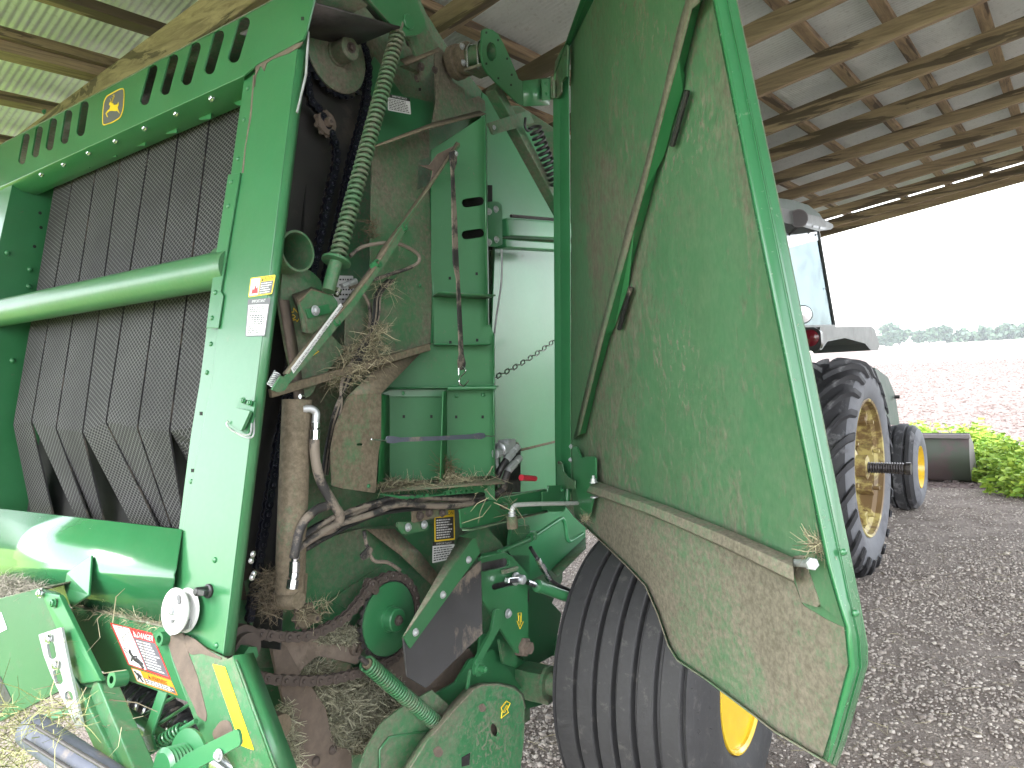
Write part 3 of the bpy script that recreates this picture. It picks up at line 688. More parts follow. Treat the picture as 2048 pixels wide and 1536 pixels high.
# warning sign plates ------------------------------------------------
FONT=None
def text(name,s,pl,p0,p1,h,mat,parent,stretch=True,lift=.0006):
    """flat lettering from baseline start p0 to baseline end p1 (photograph points on plane pl), letter height h metres"""
    a=pl(*p0); b=pl(*p1); n=pl.n if (CAMP-a).dot(pl.n)>0 else -pl.n
    x=(b-a).normalized(); y=n.cross(x).normalized()
    cu=bpy.data.curves.new(name,'FONT'); cu.body=s; cu.size=1; cu.extrude=0; cu.resolution_u=2
    t=bpy.data.objects.new(name,cu); COL.objects.link(t); bpy.context.view_layer.update()
    me=bpy.data.meshes.new_from_object(t.evaluated_get(bpy.context.evaluated_depsgraph_get())); bpy.data.objects.remove(t)
    me.name=name
    co=np.array([tuple(v.co) for v in me.vertices]); w0=co[:,0].max()-co[:,0].min(); x0=co[:,0].min()
    sx=(b-a).length/w0; sy=h/.70; base=BASE[parent.name]
    for v in me.vertices:
        v.co=a+x*((v.co.x-x0)*sx)+y*(v.co.y*sy)+n*lift-base
    me.materials.clear(); me.materials.append(mat)
    o=bpy.data.objects.new(name,me); COL.objects.link(o); o.parent=parent; BASE[o.name]=base; return o
def bil(q,u,v): # q: tl,tr,br,bl
    return (q[0][0]*(1-u)*(1-v)+q[1][0]*u*(1-v)+q[2][0]*u*v+q[3][0]*(1-u)*v, q[0][1]*(1-u)*(1-v)+q[1][1]*u*(1-v)+q[2][1]*u*v+q[3][1]*(1-u)*v)
def decal(name,pl,q,mat,parent,lift=.001,r=.003,th=.0004):
    n=1 if (CAMP-pl(*q[0])).dot(pl.n)>0 else -1
    return plate(name,pl.off(lift*n),q,mat,parent,th=th,r=r,bev=0)
def fine(name,pl,q,u0,u1,v0,v1,rows,mat,parent,lift=.002,seed=1,indent=0):
    """rows of small print too fine to read: broken into words"""
    r=random.Random(seed); n=1 if (CAMP-pl(*q[0])).dot(pl.n)>0 else -1; P_=pl.off(lift*n); m=MB()
    for i in range(rows):
        v=v0+(v1-v0)*(i+.5)/rows; hv=(v1-v0)/rows*.24; u=u0; end=u1-r.random()*(u1-u0)*.3
        while u<end:
            w_=r.uniform(.05,.16)*(u1-u0); e=min(u+w_,end)
            m.add([P_(*bil(q,u,v-hv)),P_(*bil(q,e,v-hv)),P_(*bil(q,e,v+hv)),P_(*bil(q,u,v+hv))],[(0,1,2,3)]); u=e+.03*(u1-u0)
    return m.build(name,mat,parent,fix=False,kind='stuff')
def sub(q,u0,v0,u1,v1): return [bil(q,u0,v0),bil(q,u1,v0),bil(q,u1,v1),bil(q,u0,v1)]
W_,K_=M['d_white'],M['ink']
# CAUTION sign on the post
q=Z4((1185,250),(1302,235),(1285,325),(1173,342)); FP=FR(.0082)
d0=decal('caution_sign',FP,q,M['d_yellow'],post,r=.004)
decal('sign_field',FP,sub(q,.04,.06,.40,.94),W_,d0,.0014,r=.002); decal('sign_field',FP,sub(q,.43,.28,.96,.94),M['d_grey'],d0,.0014,r=.001)
decal('sign_flame',FP,[bil(q,.1,.84),bil(q,.14,.55),bil(q,.2,.66),bil(q,.24,.38),bil(q,.29,.6),bil(q,.34,.5),bil(q,.38,.84)],M['d_red'],d0,.0018,r=0)
text('sign_lettering','\u25b2CAUTION' if False else 'CAUTION',FP,bil(q,.56,.235),bil(q,.95,.225),.0085,K_,d0,lift=.002)
decal('sign_triangle',FP,[bil(q,.45,.24),bil(q,.49,.08),bil(q,.53,.24)],K_,d0,.0018,r=0)
fine('fine_print',FP,q,.46,.93,.32,.92,5,W_,d0,seed=3)
q=Z4((1172,350),(1278,345),(1252,525),(1158,527))
d1=decal('important_sign',FP,q,M['d_grey'],post,r=.004)
decal('sign_field',FP,sub(q,.05,.16,.95,.97),W_,d1,.0014,r=.002)
text('sign_lettering','IMPORTANT',FP,bil(q,.22,.115),bil(q,.82,.10),.007,W_,d1,lift=.002)
fine('fine_print',FP,q,.12,.88,.20,.36,3,K_,d1,seed=4); fine('fine_print',FP,q,.12,.88,.42,.92,9,K_,d1,seed=5)
# DANGER / WARNING sign on the cross member
q=Z7((630,703),(870,762),(980,1030),(735,945))
d2=decal('danger_sign',FC,q,M['d_red'],cm,r=.002)
decal('sign_field',FC,sub(q,.04,.03,.44,.97),W_,d2,.0014,r=.001); decal('sign_field',FC,sub(q,.46,.23,.97,.96),M['d_grey'],d2,.0014,r=.001)
text('sign_lettering','DANGER',FC,bil(q,.58,.19),bil(q,.96,.19),.012,W_,d2,lift=.002)
decal('sign_triangle',FC,[bil(q,.49,.20),bil(q,.525,.05),bil(q,.56,.20)],W_,d2,.0018,r=0)
fine('fine_print',FC,q,.5,.94,.26,.93,10,W_,d2,seed=6)
m=MB(); FCp=FC.off(.0022)
for l in ([(.16,.06),(.38,.06),(.38,.5),(.16,.5),(.16,.06)],[(.22,.2),(.34,.2)],[(.2,.5),(.2,.62),(.28,.62),(.28,.5)],[(.1,.56),(.14,.62),(.1,.68),(.06,.62),(.1,.56)]): m.tube([FCp(*bil(q,*t)) for t in l],.0006,4)
m.build('sign_machine_outline',M['d_grey'],d2)
m=MB()
for l,r_ in (([(.2,.66),(.24,.8)],.0028),([(.24,.8),(.34,.84),(.38,.95)],.003),([(.24,.8),(.3,.76),(.4,.86)],.003),([(.22,.72),(.14,.86)],.002),([(.24,.72),(.34,.7)],.002)): m.tube([FCp(*bil(q,*t)) for t in l],r_,6)
m.lathe(FCp(*bil(q,.2,.62)),FN,[(.0045,0),(.0045,.0006)],12); m.build('sign_falling_figure',K_,d2)
q=Z7((750,960),(980,1035),(1018,1120),(785,1040))
d3=decal('warning_sign',FC,q,M['d_orange'],cm,.0012,r=.002)
decal('sign_field',FC,sub(q,.02,.06,.22,.95),W_,d3,.0016,r=.001); decal('sign_field',FC,sub(q,.24,.50,.98,.93),M['d_grey'],d3,.0016,r=.001)
text('sign_lettering','WARNING',FC,bil(q,.46,.42),bil(q,.84,.44),.0085,K_,d3,lift=.002)
decal('sign_triangle',FC,[bil(q,.38,.42),bil(q,.41,.12),bil(q,.44,.42)],K_,d3,.0018,r=0)
fine('fine_print',FC,q,.27,.96,.52,.92,3,W_,d3,seed=7)
m=MB()
for l in ([(.06,.2),(.12,.5)],[(.12,.5),(.06,.8)],[(.12,.5),(.18,.85)],[(.12,.3),(.19,.5)]): m.tube([FCp(*bil(q,*t)) for t in l],.0018,5)
m.build('sign_figure',K_,d3)

# ---- lower post plate with amber reflector
LP=FR(.02)
lp=plate('lower_side_plate',LP,[(328,1272),(345,1266),(455,1318),(466,1312),(474,1326),(560,1560),(478,1560),(440,1488),(408,1486),(388,1440),(374,1402)],GM,baler,th=.005,bev=.0015)
e=[LP(466,1312),LP(556,1560)]; surf('plate_return',[[e[0],e[1]],[e[0]-FN*.05,e[1]-FN*.05]],GF,lp,smooth=20)
plate('mud_streak',FR(.0215),Z7((950,775),(1050,760),(1080,880),(1130,1010),(1185,1230),(1180,1275),(1130,1240),(1110,1180),(1040,1040),(985,900)),MUDM,lp,th=.004,r=.01,bev=.002)
plate('mud_streak',FR(.0215),Z7((1060,770),(1120,800),(1190,860),(1270,905),(1265,915),(1150,880),(1090,890),(1060,830)),MUDM,lp,th=.002,r=.01,bev=.001)
plate('mud_streak',FR(.0215),Z7((1265,1260),(1320,1265),(1345,1380),(1330,1400),(1240,1390),(1210,1340)),MUDM,lp,th=.004,r=.02,bev=.002)
rq=Z7((1217,940),(1288,956),(1455,1435),(1380,1408))
rf=decal('amber_reflector',FR(.0205),rq,M['d_yellow'],lp,.0012,r=.002,th=.001)
m=MB(); RP_=FR(.0222)
for i in range(46):
    v=.02+.96*i/46; m.add([RP_(*bil(rq,.06,v)),RP_(*bil(rq,.94,v+.004)),RP_(*bil(rq,.94,v+.011)),RP_(*bil(rq,.06,v+.007))],[(0,1,2,3)])
m.build('reflector_prisms',M['d_orange'],rf,fix=False,kind='stuff')
# ---- left gearbox shield, strap, drive arms, pickup roller
LB=FR(.12)
lb=plate('drive_shield',LB,[(-60,1215),(0,1199),(76,1177),(112,1186),(128,1212),(190,1345),(205,1368),(180,1376),(150,1366),(0,1442),(-60,1470)],paint('shield_paint',.16,.25,.4,film=.03,coat=.05,col=(.009,.07,.022,1)),baler,th=.01,r=.006,bev=.003)
surf('shield_top',[[LB(-60,1215),LB(76,1177)],[LB(-60,1215)-FN*.12+LEAN*.02,LB(76,1177)-FN*.12+LEAN*.02]],GD,lb,smooth=20)
quad3('shield_rib',[FR(.13)(80,1182),FR(.13)(118,1190),FR(.135)(202,1362),FR(.13)(160,1368)],G,lb,th=.012,bev=.003)
for q in [(82,1186),(108,1206)]: bolt(q,FR(.135),lb,.009,'chrome' if q[0]<90 else 'green')
decal('white_sign',LB,[(-30,1235),(2,1224),(14,1258),(-20,1275)],W_,lb,.0012); decal('black_sign',LB,[(-30,1365),(0,1352),(24,1400),(-20,1450)],K_,lb,.0012)
sp_=plate('slotted_strap',FR(.155),Z7((220,772),(350,730),(395,960),(472,1300),(440,1312),(295,1010),(250,890)),M['galv'],lb,th=.006,r=.003,holes=[obround(Z7((290,835))[0],Z7((300,890))[0],8),obround(Z7((325,990))[0],Z7((338,1035))[0],8),obround(Z7((392,1118))[0],Z7((396,1134))[0],8)],hr=0,bev=.0015)
for q in Z7((283,795),(322,945)): bolt(q,FR(.16),sp_,.0085,'chrome')
rivet(Z7((441,1252))[0],FR(.158),sp_,.003,'steel')
for a,b in (((160,1365),(262,1570)),((205,1368),(285,1560)),):
    m=MB(); m.bar(FR(.10)(*a),FR(.16)(*b),.042,.042,FN); m.build('drive_arm',M['green_mid'],baler,bev=.003)
m=MB(); m.bar(FR(.13)(66,1448),FR(.10)(140,1420),.02,.01,FN); m.build('short_strap',G,baler,bev=.002)
# pickup auger with steel bands
a=FR(-.06)(245,1372); b=FR(-.06)(432,1508); d=(b-a).normalized()
m=MB(); cyl(m,a-d*.05,b+d*.1,.036,28); au=m.build('feed_roller',M['chrome'],baler,smooth=40)
L_=(b-a).length
for i in range(13):
    m=MB(); p=a+d*(L_*(i+.3)/12); m.lathe(p-d*.004,d,[(.034,0),(.044,0),(.044,.008),(.034,.008)],24); m.build('roller_band',M['rubber'],au,smooth=40)
m=MB(); cyl(m,FR(.02)(245,1425),FR(.02)(352,1495),.017,18); m.build('pickup_tube',GF,baler,smooth=40)
m=MB(); cyl(m,FR(.0)(270,1440),FR(.0)(380,1375),.004,8); cyl(m,FR(.0)(300,1460),FR(.0)(392,1400),.004,8); m.build('pickup_tines',M['green'],baler,smooth=40)
quad3('bent_strap',[FR(.05)(316,1380),FR(.05)(333,1386),FR(.07)(303,1470),FR(.07)(283,1476)],G,baler,th=.006,bev=.002)
quad3('bent_strap_foot',[FR(.07)(283,1474),FR(.07)(303,1468),FR(.08)(310,1500),FR(.08)(292,1504)],G,baler,th=.006,bev=.002)
m=MB(); coil(m,FR(.05)(292,1500),FR(.04)(368,1455),.0125,.0026,11); cyl(m,FR(.05)(270,1512),FR(.04)(392,1442),.0055,10); m.build('pickup_spring',G,baler,smooth=50)
m=MB(); c=FR(.12)(352,1530); m.lathe(c,FN,[(.02,-.03),(.062,-.03),(.062,-.024),(.034,-.02)]+[(.034+.003*(i%2),-.02+.004*i) for i in range(12)]+[(.028,.03),(.0,.03)],32); ds=m.build('torsion_drum',G,baler,smooth=30)
plate('drum_arm',FR(.155),[(330,1545),(372,1508),(476,1456),(482,1490),(380,1545)],G,ds,th=.006,r=.01); bolt((438,1510),FR(.158),ds,.008,'galv')
m=MB(); m.lathe(FR(.13)(232,1358)-FN*.02,FN,[(.008,0),(.017,0),(.017,.03),(.008,.03)],16,caps=False); m.build('pivot_bush',G,baler,smooth=40)
m=MB(); m.lathe(FR(.15)(222,1528)-FN*.02,FN,[(.0,0),(.02,0),(.02,.03),(.0,.03)],16); m.build('arm_pivot',G,baler,smooth=40)
# wind guard roller at the bottom left
m=MB(); cyl(m,FR(.22)(66,1462),FR(.24)(250,1590),.034,24); wg=m.build('windguard_roller',M['strap'],baler,smooth=40)
m=MB()
cyl(m,FR(.26)(60,1446),FR(.28)(250,1560),.004,8); cyl(m,FR(.27)(48,1480),FR(.28)(220,1590),.004,8); m.build('windguard_rod',M['steel'],baler,smooth=40)

# ================================================================== side machinery
WALL=-.26
wall=plate('side_wall',S(WALL),[(575,-260),(700,-260),(812,-40),(905,110),(978,200),(985,640),(990,900),(1000,1030),(1130,1010),(1125,1160),(1062,1300),(1060,1440),(700,1700),(405,1700),(400,1400),(420,1250),(505,640),(556,150)],GM,baler,th=.006)
plate('side_wall_lap',S(WALL+.012),Z2((690,400),(730,330),(900,560),(1075,600),(1070,730),(740,850),(600,900),(560,600)),G,wall,th=.005)
# things behind the post in shade
plate('inner_shield',S(WALL+.02),Z5((0,900),(110,900),(210,1200),(160,1300),(120,1536),(0,1536)),MUDM,baler,r=.02)
za=S(.0)(616,2); zb=za+LON*.34+ZZ*.05
surf('top_cover',[[za,zb],[za-OUT*.27,zb-OUT*.27]],M['steel'],baler,smooth=20)
plate('chain_recess_shade',S(WALL+.024),[(560,60),(700,40),(745,200),(700,420),(640,640),(560,900),(540,1200),(430,1200),(500,640)],simple('recess_shade_black',(.016,.015,.014),.6,0,.5,9,.4,(.05,.038,.03,1),.25),baler,th=.002,bev=0)  # near-black sheet: the deep recess's shade behind the chains, put into colour
# --- upper sprocket, idler and chain
def sprocket(name,c,R0,teeth,mat,hubR=.03,hubL=.05,pl=S(-.2),th=.008,toothmat=None,holes=0):
    m=MB(); pts=[]; x=LON; y=ZZ
    for i in range(teeth*6):
        a=2*math.pi*i/(teeth*6); k=math.cos(a*teeth); r=R0*(1+ (.045 if teeth>18 else .11)*max(-1,min(1,k*1.4)))
        pts.append(c+(x*math.cos(a)+y*math.sin(a))*r)
    m.prism(pts,OUT,th); s=m.build(name,toothmat or mat,baler,bev=.0)
    m=MB(); m.lathe(c,OUT,[(R0*.93,.0005),(R0*.93,.005),(R0*.90,.0065)],40); m.build('sprocket_face',mat,s,smooth=30)
    m=MB(); m.lathe(c,OUT,[(hubR*1.15,.003),(hubR*1.1,.012),(hubR,.013),(hubR,hubL),(hubR*.9,hubL+.003)],28); h=m.build('hub',mat,s,smooth=35)
    bolt(c+OUT*(hubL+.003),OUT,h,hubR*.34,'chain'); return s
pu_=S(-.20); c1=pu_(672,108); sprocket('upper_sprocket',c1,.122,30,GD,.034,.06,toothmat=M['navy'])
c2=S(-.19)(652,246); sprocket('idler_sprocket',c2,.036,9,M['mud'],.012,.02,toothmat=MUDM)
def plate_link(L,rr):
    def fn(m):
        for sgn in(-1,1):
            pts=[]
            for k in range(9): a=math.pi/2+math.pi*k/8; pts.append(Vector((-L/2+rr*math.cos(a),rr*math.sin(a),sgn*.0075)))
            pts.append(Vector((0,-rr*.72,sgn*.0075)))
            for k in range(9): a=-math.pi/2+math.pi*k/8; pts.append(Vector((L/2+rr*math.cos(a),rr*math.sin(a),sgn*.0075)))
            pts.append(Vector((0,rr*.72,sgn*.0075)))
            m.prism(pts,(0,0,1),.0022)
        for x in(-L/2,L/2): m.lathe((x,0,-.011),(0,0,1),[(rr*.42,0),(rr*.42,.022),(rr*.3,.0235)],8)
    return fn
def chain_run(name,pts,mat,pitch=.0255,rr=.0125,closed=False):
    P=smooth_path(pts,14) if len(pts)>2 else [Vector(p) for p in pts]
    out=[P[0]]; acc=0
    for a,b in zip(P,P[1:]):
        L=(b-a).length; pos=0
        while acc+(L-pos)>=pitch:
            pos+=pitch-acc; out.append(a+(b-a)*(pos/L)); acc=0
        acc+=L-pos
    me=shared('link_'+mat,plate_link(pitch,rr),M[mat],35)
    o0=None
    root_m=MB(); root_m.tube(out,.0045,6); root=root_m.build(name,M[mat],baler,smooth=50)
    for i,(a,b) in enumerate(zip(out,out[1:])):
        inst(me,'chain_link',(a+b)/2,OUT,root,(b-a),(1,1,1.0 if i%2 else .72))
    return root
def arc(pl,c,R0,a0,a1,n=9,k=1.0): return [c+(LON*math.cos(R_(a0+(a1-a0)*i/n))+ZZ*math.sin(R_(a0+(a1-a0)*i/n)))*R0*k for i in range(n+1)]
CP=S(-.19)
o1=OUT*.0
chain_run('upper_drive_chain',[CP(500,1235),CP(540,985),CP(585,760),CP(650,560),CP(672,470),CP(700,330),CP(728,220)]+arc(CP,c1+OUT*.002,.129,-12,165,12)+[CP(618,190),CP(634,215),CP(672,300),CP(655,400),CP(628,530),CP(575,760)],'navy')
# --- lower drive: big sprocket, chain and idler
PLW=S(-.12); c3=PLW(777,1237); R3=.113
sprocket('lower_sprocket',c3,R3,28,G,.034,.035,toothmat=M['steel'])
sh=S(-.10)
chain_run('lower_drive_chain',[sh(440,1262),sh(500,1266),sh(560,1273),sh(612,1272),sh(650,1258),sh(692,1233),sh(722,1198),sh(745,1165)]+arc(sh,c3,R3*1.08,125,-95,16)+[sh(752,1334),sh(700,1350),sh(640,1361),sh(560,1360),sh(500,1350),sh(440,1342)],'chain',.0285,.0138)
c4=S(-.13)(610,1232); sprocket('take_up_sprocket',c4,.034,8,GX,.012,.045,toothmat=MUDM)
# --- heavy tension spring with rod and clevis bracket
sa,sb=S(-.03)(797,62),S(-.03)(673,520); d=(sb-sa).normalized()
m=MB(); coil(m,sa,sb,.0182,.0050,46,seg=8,per=18); sp1=m.build('tension_spring',paint('spring_paint',.46,.3,.5,coat=.05,film=.4,bigsc=1.5),baler,smooth=60)
m=MB(); cyl(m,sa-d*.03,sb+d*.085,.0112,16); m.build('spring_rod',GD,sp1,smooth=40)
m=MB(); m.lathe(sb,d,[(.012,0),(.038,.0),(.038,.007),(.018,.008),(.017,.09)],24); m.build('spring_seat',GM,sp1,smooth=35)
m=MB(); coil(m,S(.0)(555,745),S(.0)(540,772),.008,.0014,7); m.build('small_spring',M['galv'],baler,smooth=50)
BR=S(-.045)
cb=plate('clevis_bracket',BR,Z5((330,440),(395,365),(520,395),(545,430),(545,470),(510,540),(400,605),(360,600)),GM,baler,th=.008,r=.003,bev=.002)
surf('bracket_top',[[BR(*q) for q in Z5((330,430),(400,362),(520,395))],[S(-.11)(*q) for q in Z5((285,385),(395,345),(470,375))]],GX,cb,smooth=40)
surf('bracket_side',[[BR(*q) for q in Z5((330,435),(362,520),(375,600))],[S(-.09)(*q) for q in Z5((292,390),(330,500),(350,605))]],GX,cb,smooth=40)
plate('bracket_pad',BR.off(.006 if (CAMP-BR.o).dot(BR.n)>0 else -.006),Z5((368,470),(495,440),(510,490),(385,522)),G,cb,th=.006,bev=.001); bolt(Z5((420,478))[0],S(-.036),cb,.010,'galv')
# --- large open tube and swing arm
tp=S(-.05)(596,502); m=MB(); m.lathe(tp-OUT*.30,OUT,[(.052,0),(.052,.30),(.0465,.30),(.0465,.0)],40,caps=False); m.build('cross_tube',GM,baler,smooth=40)
m=MB(); m.lathe(tp-OUT*.28,OUT,[(.0,0),(.047,0)],20,caps=False); m.build('tube_plug',M['black'],baler)
ar=plate('swing_arm',S(-.10),[(566,532),(620,540),(642,560),(655,660),(690,700),(640,760),(622,792),(600,800),(575,700),(560,610)],GM,baler,th=.012,r=.01,bev=.002)
def arrow(name,pl,pts,parent,mat=M['d_yellow'],r_=.0013):
    m=MB(); P=[pl(*q) for q in pts]; m.tube(P+[P[0]],r_,4); return m.build(name,mat,parent)
arrow('yellow_arrow',S(-.098),Z5((245,495),(300,485),(300,465),(340,510),(318,540),(312,528),(250,538)),ar); arrow('arrow_symbol',S(-.098),Z5((262,508),(300,502),(310,512),(300,522),(264,526)),ar)
arrow('yellow_arrow',S(-.098),Z5((405,675),(432,650),(425,700),(440,705),(400,735),(385,700),(400,700)),ar)
# round-edged dark arm sweeping down from the tube
surf('guard_edge',[[S(-.06)(560,600),S(-.06)(575,690),S(-.06)(590,790),S(-.06)(600,850)],[S(-.09)(575,600),S(-.09)(592,690),S(-.09)(606,790),S(-.09)(612,850)]],MUDM,baler,smooth=50,th=.008)
# specification plate glimpsed behind spring
dsg=decal('specification_plate',S(WALL+.02),Z5((545,282),(632,284),(648,452),(570,455),(400,450),(400,282)),W_,wall,.001)
for y_ in (300,330,356,384,410,436): 
    m=MB(); r=random.Random(y_); x_=555
    while x_<628: w_=r.uniform(5,16); z0=S(WALL+.0225); m.add([z0(*Z5((x_,y_))[0]),z0(*Z5((x_+w_,y_))[0]),z0(*Z5((x_+w_,y_+9))[0]),z0(*Z5((x_,y_+9))[0])],[(0,1,2,3)]); x_+=w_+6
    m.build('fine_print',K_,dsg,fix=False,kind='stuff')
# --- top arm with pin, gussets and bearing housing
ta=plate('lift_arm',S(-.02),[(688,-60),(800,-60),(836,10),(851,38),(849,60),(838,69),(815,72),(800,68),(775,40)],GF,baler,th=.012,r=.012,bev=.003)
surf('lift_arm_flange',[[S(-.02)(688,-60),S(-.02)(775,42)],[S(-.09)(672,-60),S(-.09)(766,55)]],GM,ta,smooth=20)
pc=S(-.018)(816,44); m=MB(); m.lathe(pc,OUT,[(.022,0),(.022,.004),(.020,.006)],28); m.build('pin',G,ta,smooth=35)
plate('arm_bracket',S(-.08),[(836,-10),(850,20),(862,70),(880,100),(850,118),(835,120),(820,80),(800,70),(815,20)],GM,baler,th=.010,r=.006,bev=.002)
surf('arm_foot',[[S(-.06)(812,130),S(-.06)(884,100)],[S(-.10)(800,120),S(-.10)(872,92)]],GX,baler,smooth=20)
plate('channel_end',S(-.10),Z2((900,380),(985,345),(1060,385),(1050,430),(1000,470),(990,420)),GM,baler,th=.02,r=.004); bolt(Z2((1000,390))[0],S(-.08),wall,.010,'chain')
for q in Z2((925,250),(930,350),(975,460),(1080,410)): bolt(q,S(-.12),wall,.009,'chain')
for q in Z2((994,523),(1125,672),(1110,410),(1110,450),(1112,495)): plate('square_hole',S(WALL+.0185),sq(q[0],q[1],2.5),M['black'],wall,th=.0005,bev=0)
up=plate('upper_panel',S(-.17),Z2((1080,290),(1130,290),(1190,480),(1260,520),(1255,590),(1340,560),(1375,590),(1380,650),(1060,760),(1090,600)),GD,baler,th=.006)
# cover roof plate over the twine box
surf('box_roof',[[S(-.01)(744,295),S(-.01)(862,255),S(-.01)(972,228)],[S(-.10)(748,292),S(-.10)(866,246),S(-.10)(958,222)]],GX,baler,smooth=20)
q=Z2((805,550),(935,575),(942,670),(808,645)); iw=decal('important_sign',S(-.15),q,W_,None if False else wall,.001)
decal('sign_field',S(-.15),sub(q,0,0,1,.2),K_,iw,.0014,r=0); text('sign_lettering','IMPORTANT',S(-.15),bil(q,.2,.16),bil(q,.85,.16),.006,W_,iw,lift=.0022); fine('fine_print',S(-.15),q,.06,.94,.24,.94,7,K_,iw,seed=9)
# bearing housing, collars, U bolts, hinge arm
hc=S(-.16)(905,128); m=MB(); m.lathe(hc,OUT,[(.05,0),(.058,.01),(.058,.035),(.048,.037),(.048,.055),(.055,.057),(.055,.075),(.030,.078)],32); bh=m.build('bearing_housing',GX,baler,smooth=30)
for a_ in (35,150,215,330): bolt(hc+OUT*.076+(LON*math.cos(R_(a_))+ZZ*math.sin(R_(a_)))*.05,OUT,bh,.0085,'galv')
m=MB(); m.lathe(hc+OUT*.07,OUT,[(.034,0),(.034,.088)],28,caps=False); tb2=m.build('hinge_tube',GM,baler,smooth=40)
for k in (.092,.135):
    c=hc+OUT*k; m=MB(); m.tube([c-ZZ*.062+LON*.038]+[c+(LON*math.cos(R_(a_))+ZZ*math.sin(R_(a_)))*.039 for a_ in range(0,181,15)]+[c-ZZ*.062-LON*.038],.0045,8); m.build('u_bolt',M['chrome'],tb2,smooth=50)
m=MB(); c=hc+OUT*.115-ZZ*.055; m.box(c,OUT,LON,ZZ,.035,.045,.005); m.build('clamp_plate',GD,tb2,bev=.002)
HP=S(.0)
hpn=plate('hinge_plate',HP,Z9((640,150),(680,138),(740,150),(800,195),(860,300),(940,480),(990,600),(1010,655),(1050,678),(1060,930),(1000,900),(900,800),(780,690),(690,590),(645,510),(632,400),(632,250)),GF,baler,th=.006,r=.004,bev=.0015,holes=[[ (840+x/5.12,30+y/5.12) for x,y in [(732+50*math.cos(t*.3927)+6*math.sin(t*.39),375+100*math.sin(t*.3927)) for t in range(16)]]],hr=0)
for q in Z9((680,180),(800,257),(893,447),(940,612),(803,648),(933,716),(680,498)): plate('bolt_hole',S(.0007),sq(q[0],q[1],1.8),M['black'],hpn,th=.0004,r=.002,bev=0)
surf('hinge_plate_wing',[[HP(*q) for q in Z9((1050,676),(1060,935))],[S(.03)(*q) for q in Z9((1340,640),(1320,925))]],GF,hpn,smooth=20,th=.006)
hl=S(.035)
plate('hinge_leaf',hl,Z9((1250,665),(1345,650),(1345,870),(1255,880)),GF,hpn,th=.004)
for q in Z9((1285,703),(1293,810)): bolt(q,hl,hpn,.006,'green')
m=MB(); cyl(m,S(.04)(*Z9((1352,640))[0]),S(.04)(*Z9((1352,860))[0]),.006,10); m.build('hinge_pin',GM,hpn,smooth=40)
# diagonal door strut with spring and tag plate
m=MB(); m.bar(S(-.06)(984,175),S(-.06)(1124,432),.045,.04,LON); st=m.build('door_strut',GM,baler,bev=.003)
plate('strut_cross_plate',S(-.03),Z9((700,1105),(1110,975),(1170,1095),(1150,1110),(765,1222),(745,1215)),GM,st,th=.008,r=.003,bev=.0015); bolt(Z9((757,1152))[0],S(-.028),st,.006,'galv')
a,b=S(-.01)(1068,252),S(-.01)(1116,375)
m=MB(); coil(m,a,b,.0205,.0058,12,seg=8,per=18); sg=m.build('black_spring',M['black_plastic'],baler,smooth=60)
m=MB(); m.tube(smooth_path([S(-.01)(1051,236),S(-.01)(1050,252),S(-.01)(1056,262),S(-.01)(1066,256)],6),.005,8); m.build('spring_hook',M['black_plastic'],sg,smooth=60)
# --- tailgate wall seen through the gap
TG=S(-.22)
plate('tailgate_upper_panel',TG.off(0),Z2((1360,540),(1500,640),(1700,800),(1800,1000),(1800,1300),(1380,1300),(1340,900)),M['green_lit'],baler,th=.006)
plate('tailgate_side_panel',S(-.21),[(990,485),(1130,500),(1130,880),(1010,905),(975,900)],M['green_lit'],baler,th=.006,bev=.003)
plate('tailgate_lower_panel',S(-.215),[(1000,905),(1130,875),(1130,1010),(1000,1010)],M['green_lit'],baler,th=.006)
surf('tailgate_ledge',[[S(-.20)(1000,912),S(-.20)(1130,880)],[S(-.235)(1000,902),S(-.235)(1130,870)]],GX,baler,smooth=20)
plate('dark_gap_panel',S(-.225),Z2((1690,1090),(1800,1090),(1800,1300),(1700,1300)),M['steel'],baler)
# cross beam with bolted end plate
ep=plate('beam_end_plate',S(-.02),Z2((1395,1180),(1450,1178),(1475,1200),(1478,1430),(1440,1445),(1395,1440)),G,baler,th=.008,r=.004,bev=.002)
for q in Z2((1437,1225),(1440,1402),(1397,1238),(1397,1418)): bolt(q,S(-.018),ep,.009,'galv')
a,b=S(-.06)(1004,456),S(-.06)(1140,464); m=MB(); m.bar(a,b,.05,.062,ZZ); m.build('gate_beam',M['green_lit'],baler,bev=.004)
m=MB(); m.bar(S(-.07)(1000,488),S(-.07)(1140,497),.05,.03,ZZ); m.build('gate_beam_lower',M['green_lit'],baler,bev=.004)
m=MB(); cyl(m,S(-.08)(1022,432),S(-.08)(1120,440),.006,8); m.build('rod',M['steel'],baler,smooth=40)
m=MB(); m.tube(smooth_path([S(-.02)(1003,498),S(-.02)(1003,560),S(-.02)(992,640),S(-.02)(985,700)],5),.0035,6); m.build('edge_rod',M['galv'],baler,smooth=40)
# chain across the gap
def oval_link(m):
    pts=[]
    for k in range(16):
        a=2*math.pi*k/16; pts.append(Vector((math.cos(a)*.0065+(.007 if math.cos(a)>0 else -.007),math.sin(a)*.0075,0)))
    m.tube(pts,.0026,6,closed=True)
me=shared('safety_link',oval_link,simple('green_grey_chain',(.10,.13,.10),.4,.5,.3,40,.2),60)
a,b=S(-.07)(985,757),S(-.07)(1125,668); n_=19; m=MB(); m.tube([a,a+(b-a)*.02],.003,6); sc_=m.build('safety_chain',M['steel'],baler)
for i in range(n_):
    t=(i+.5)/n_; sag=-.012*4*t*(1-t); p=a.lerp(b,t)+ZZ*sag; inst(me,'chain_link',p,OUT if i%2 else (ZZ),sc_,(b-a),1)
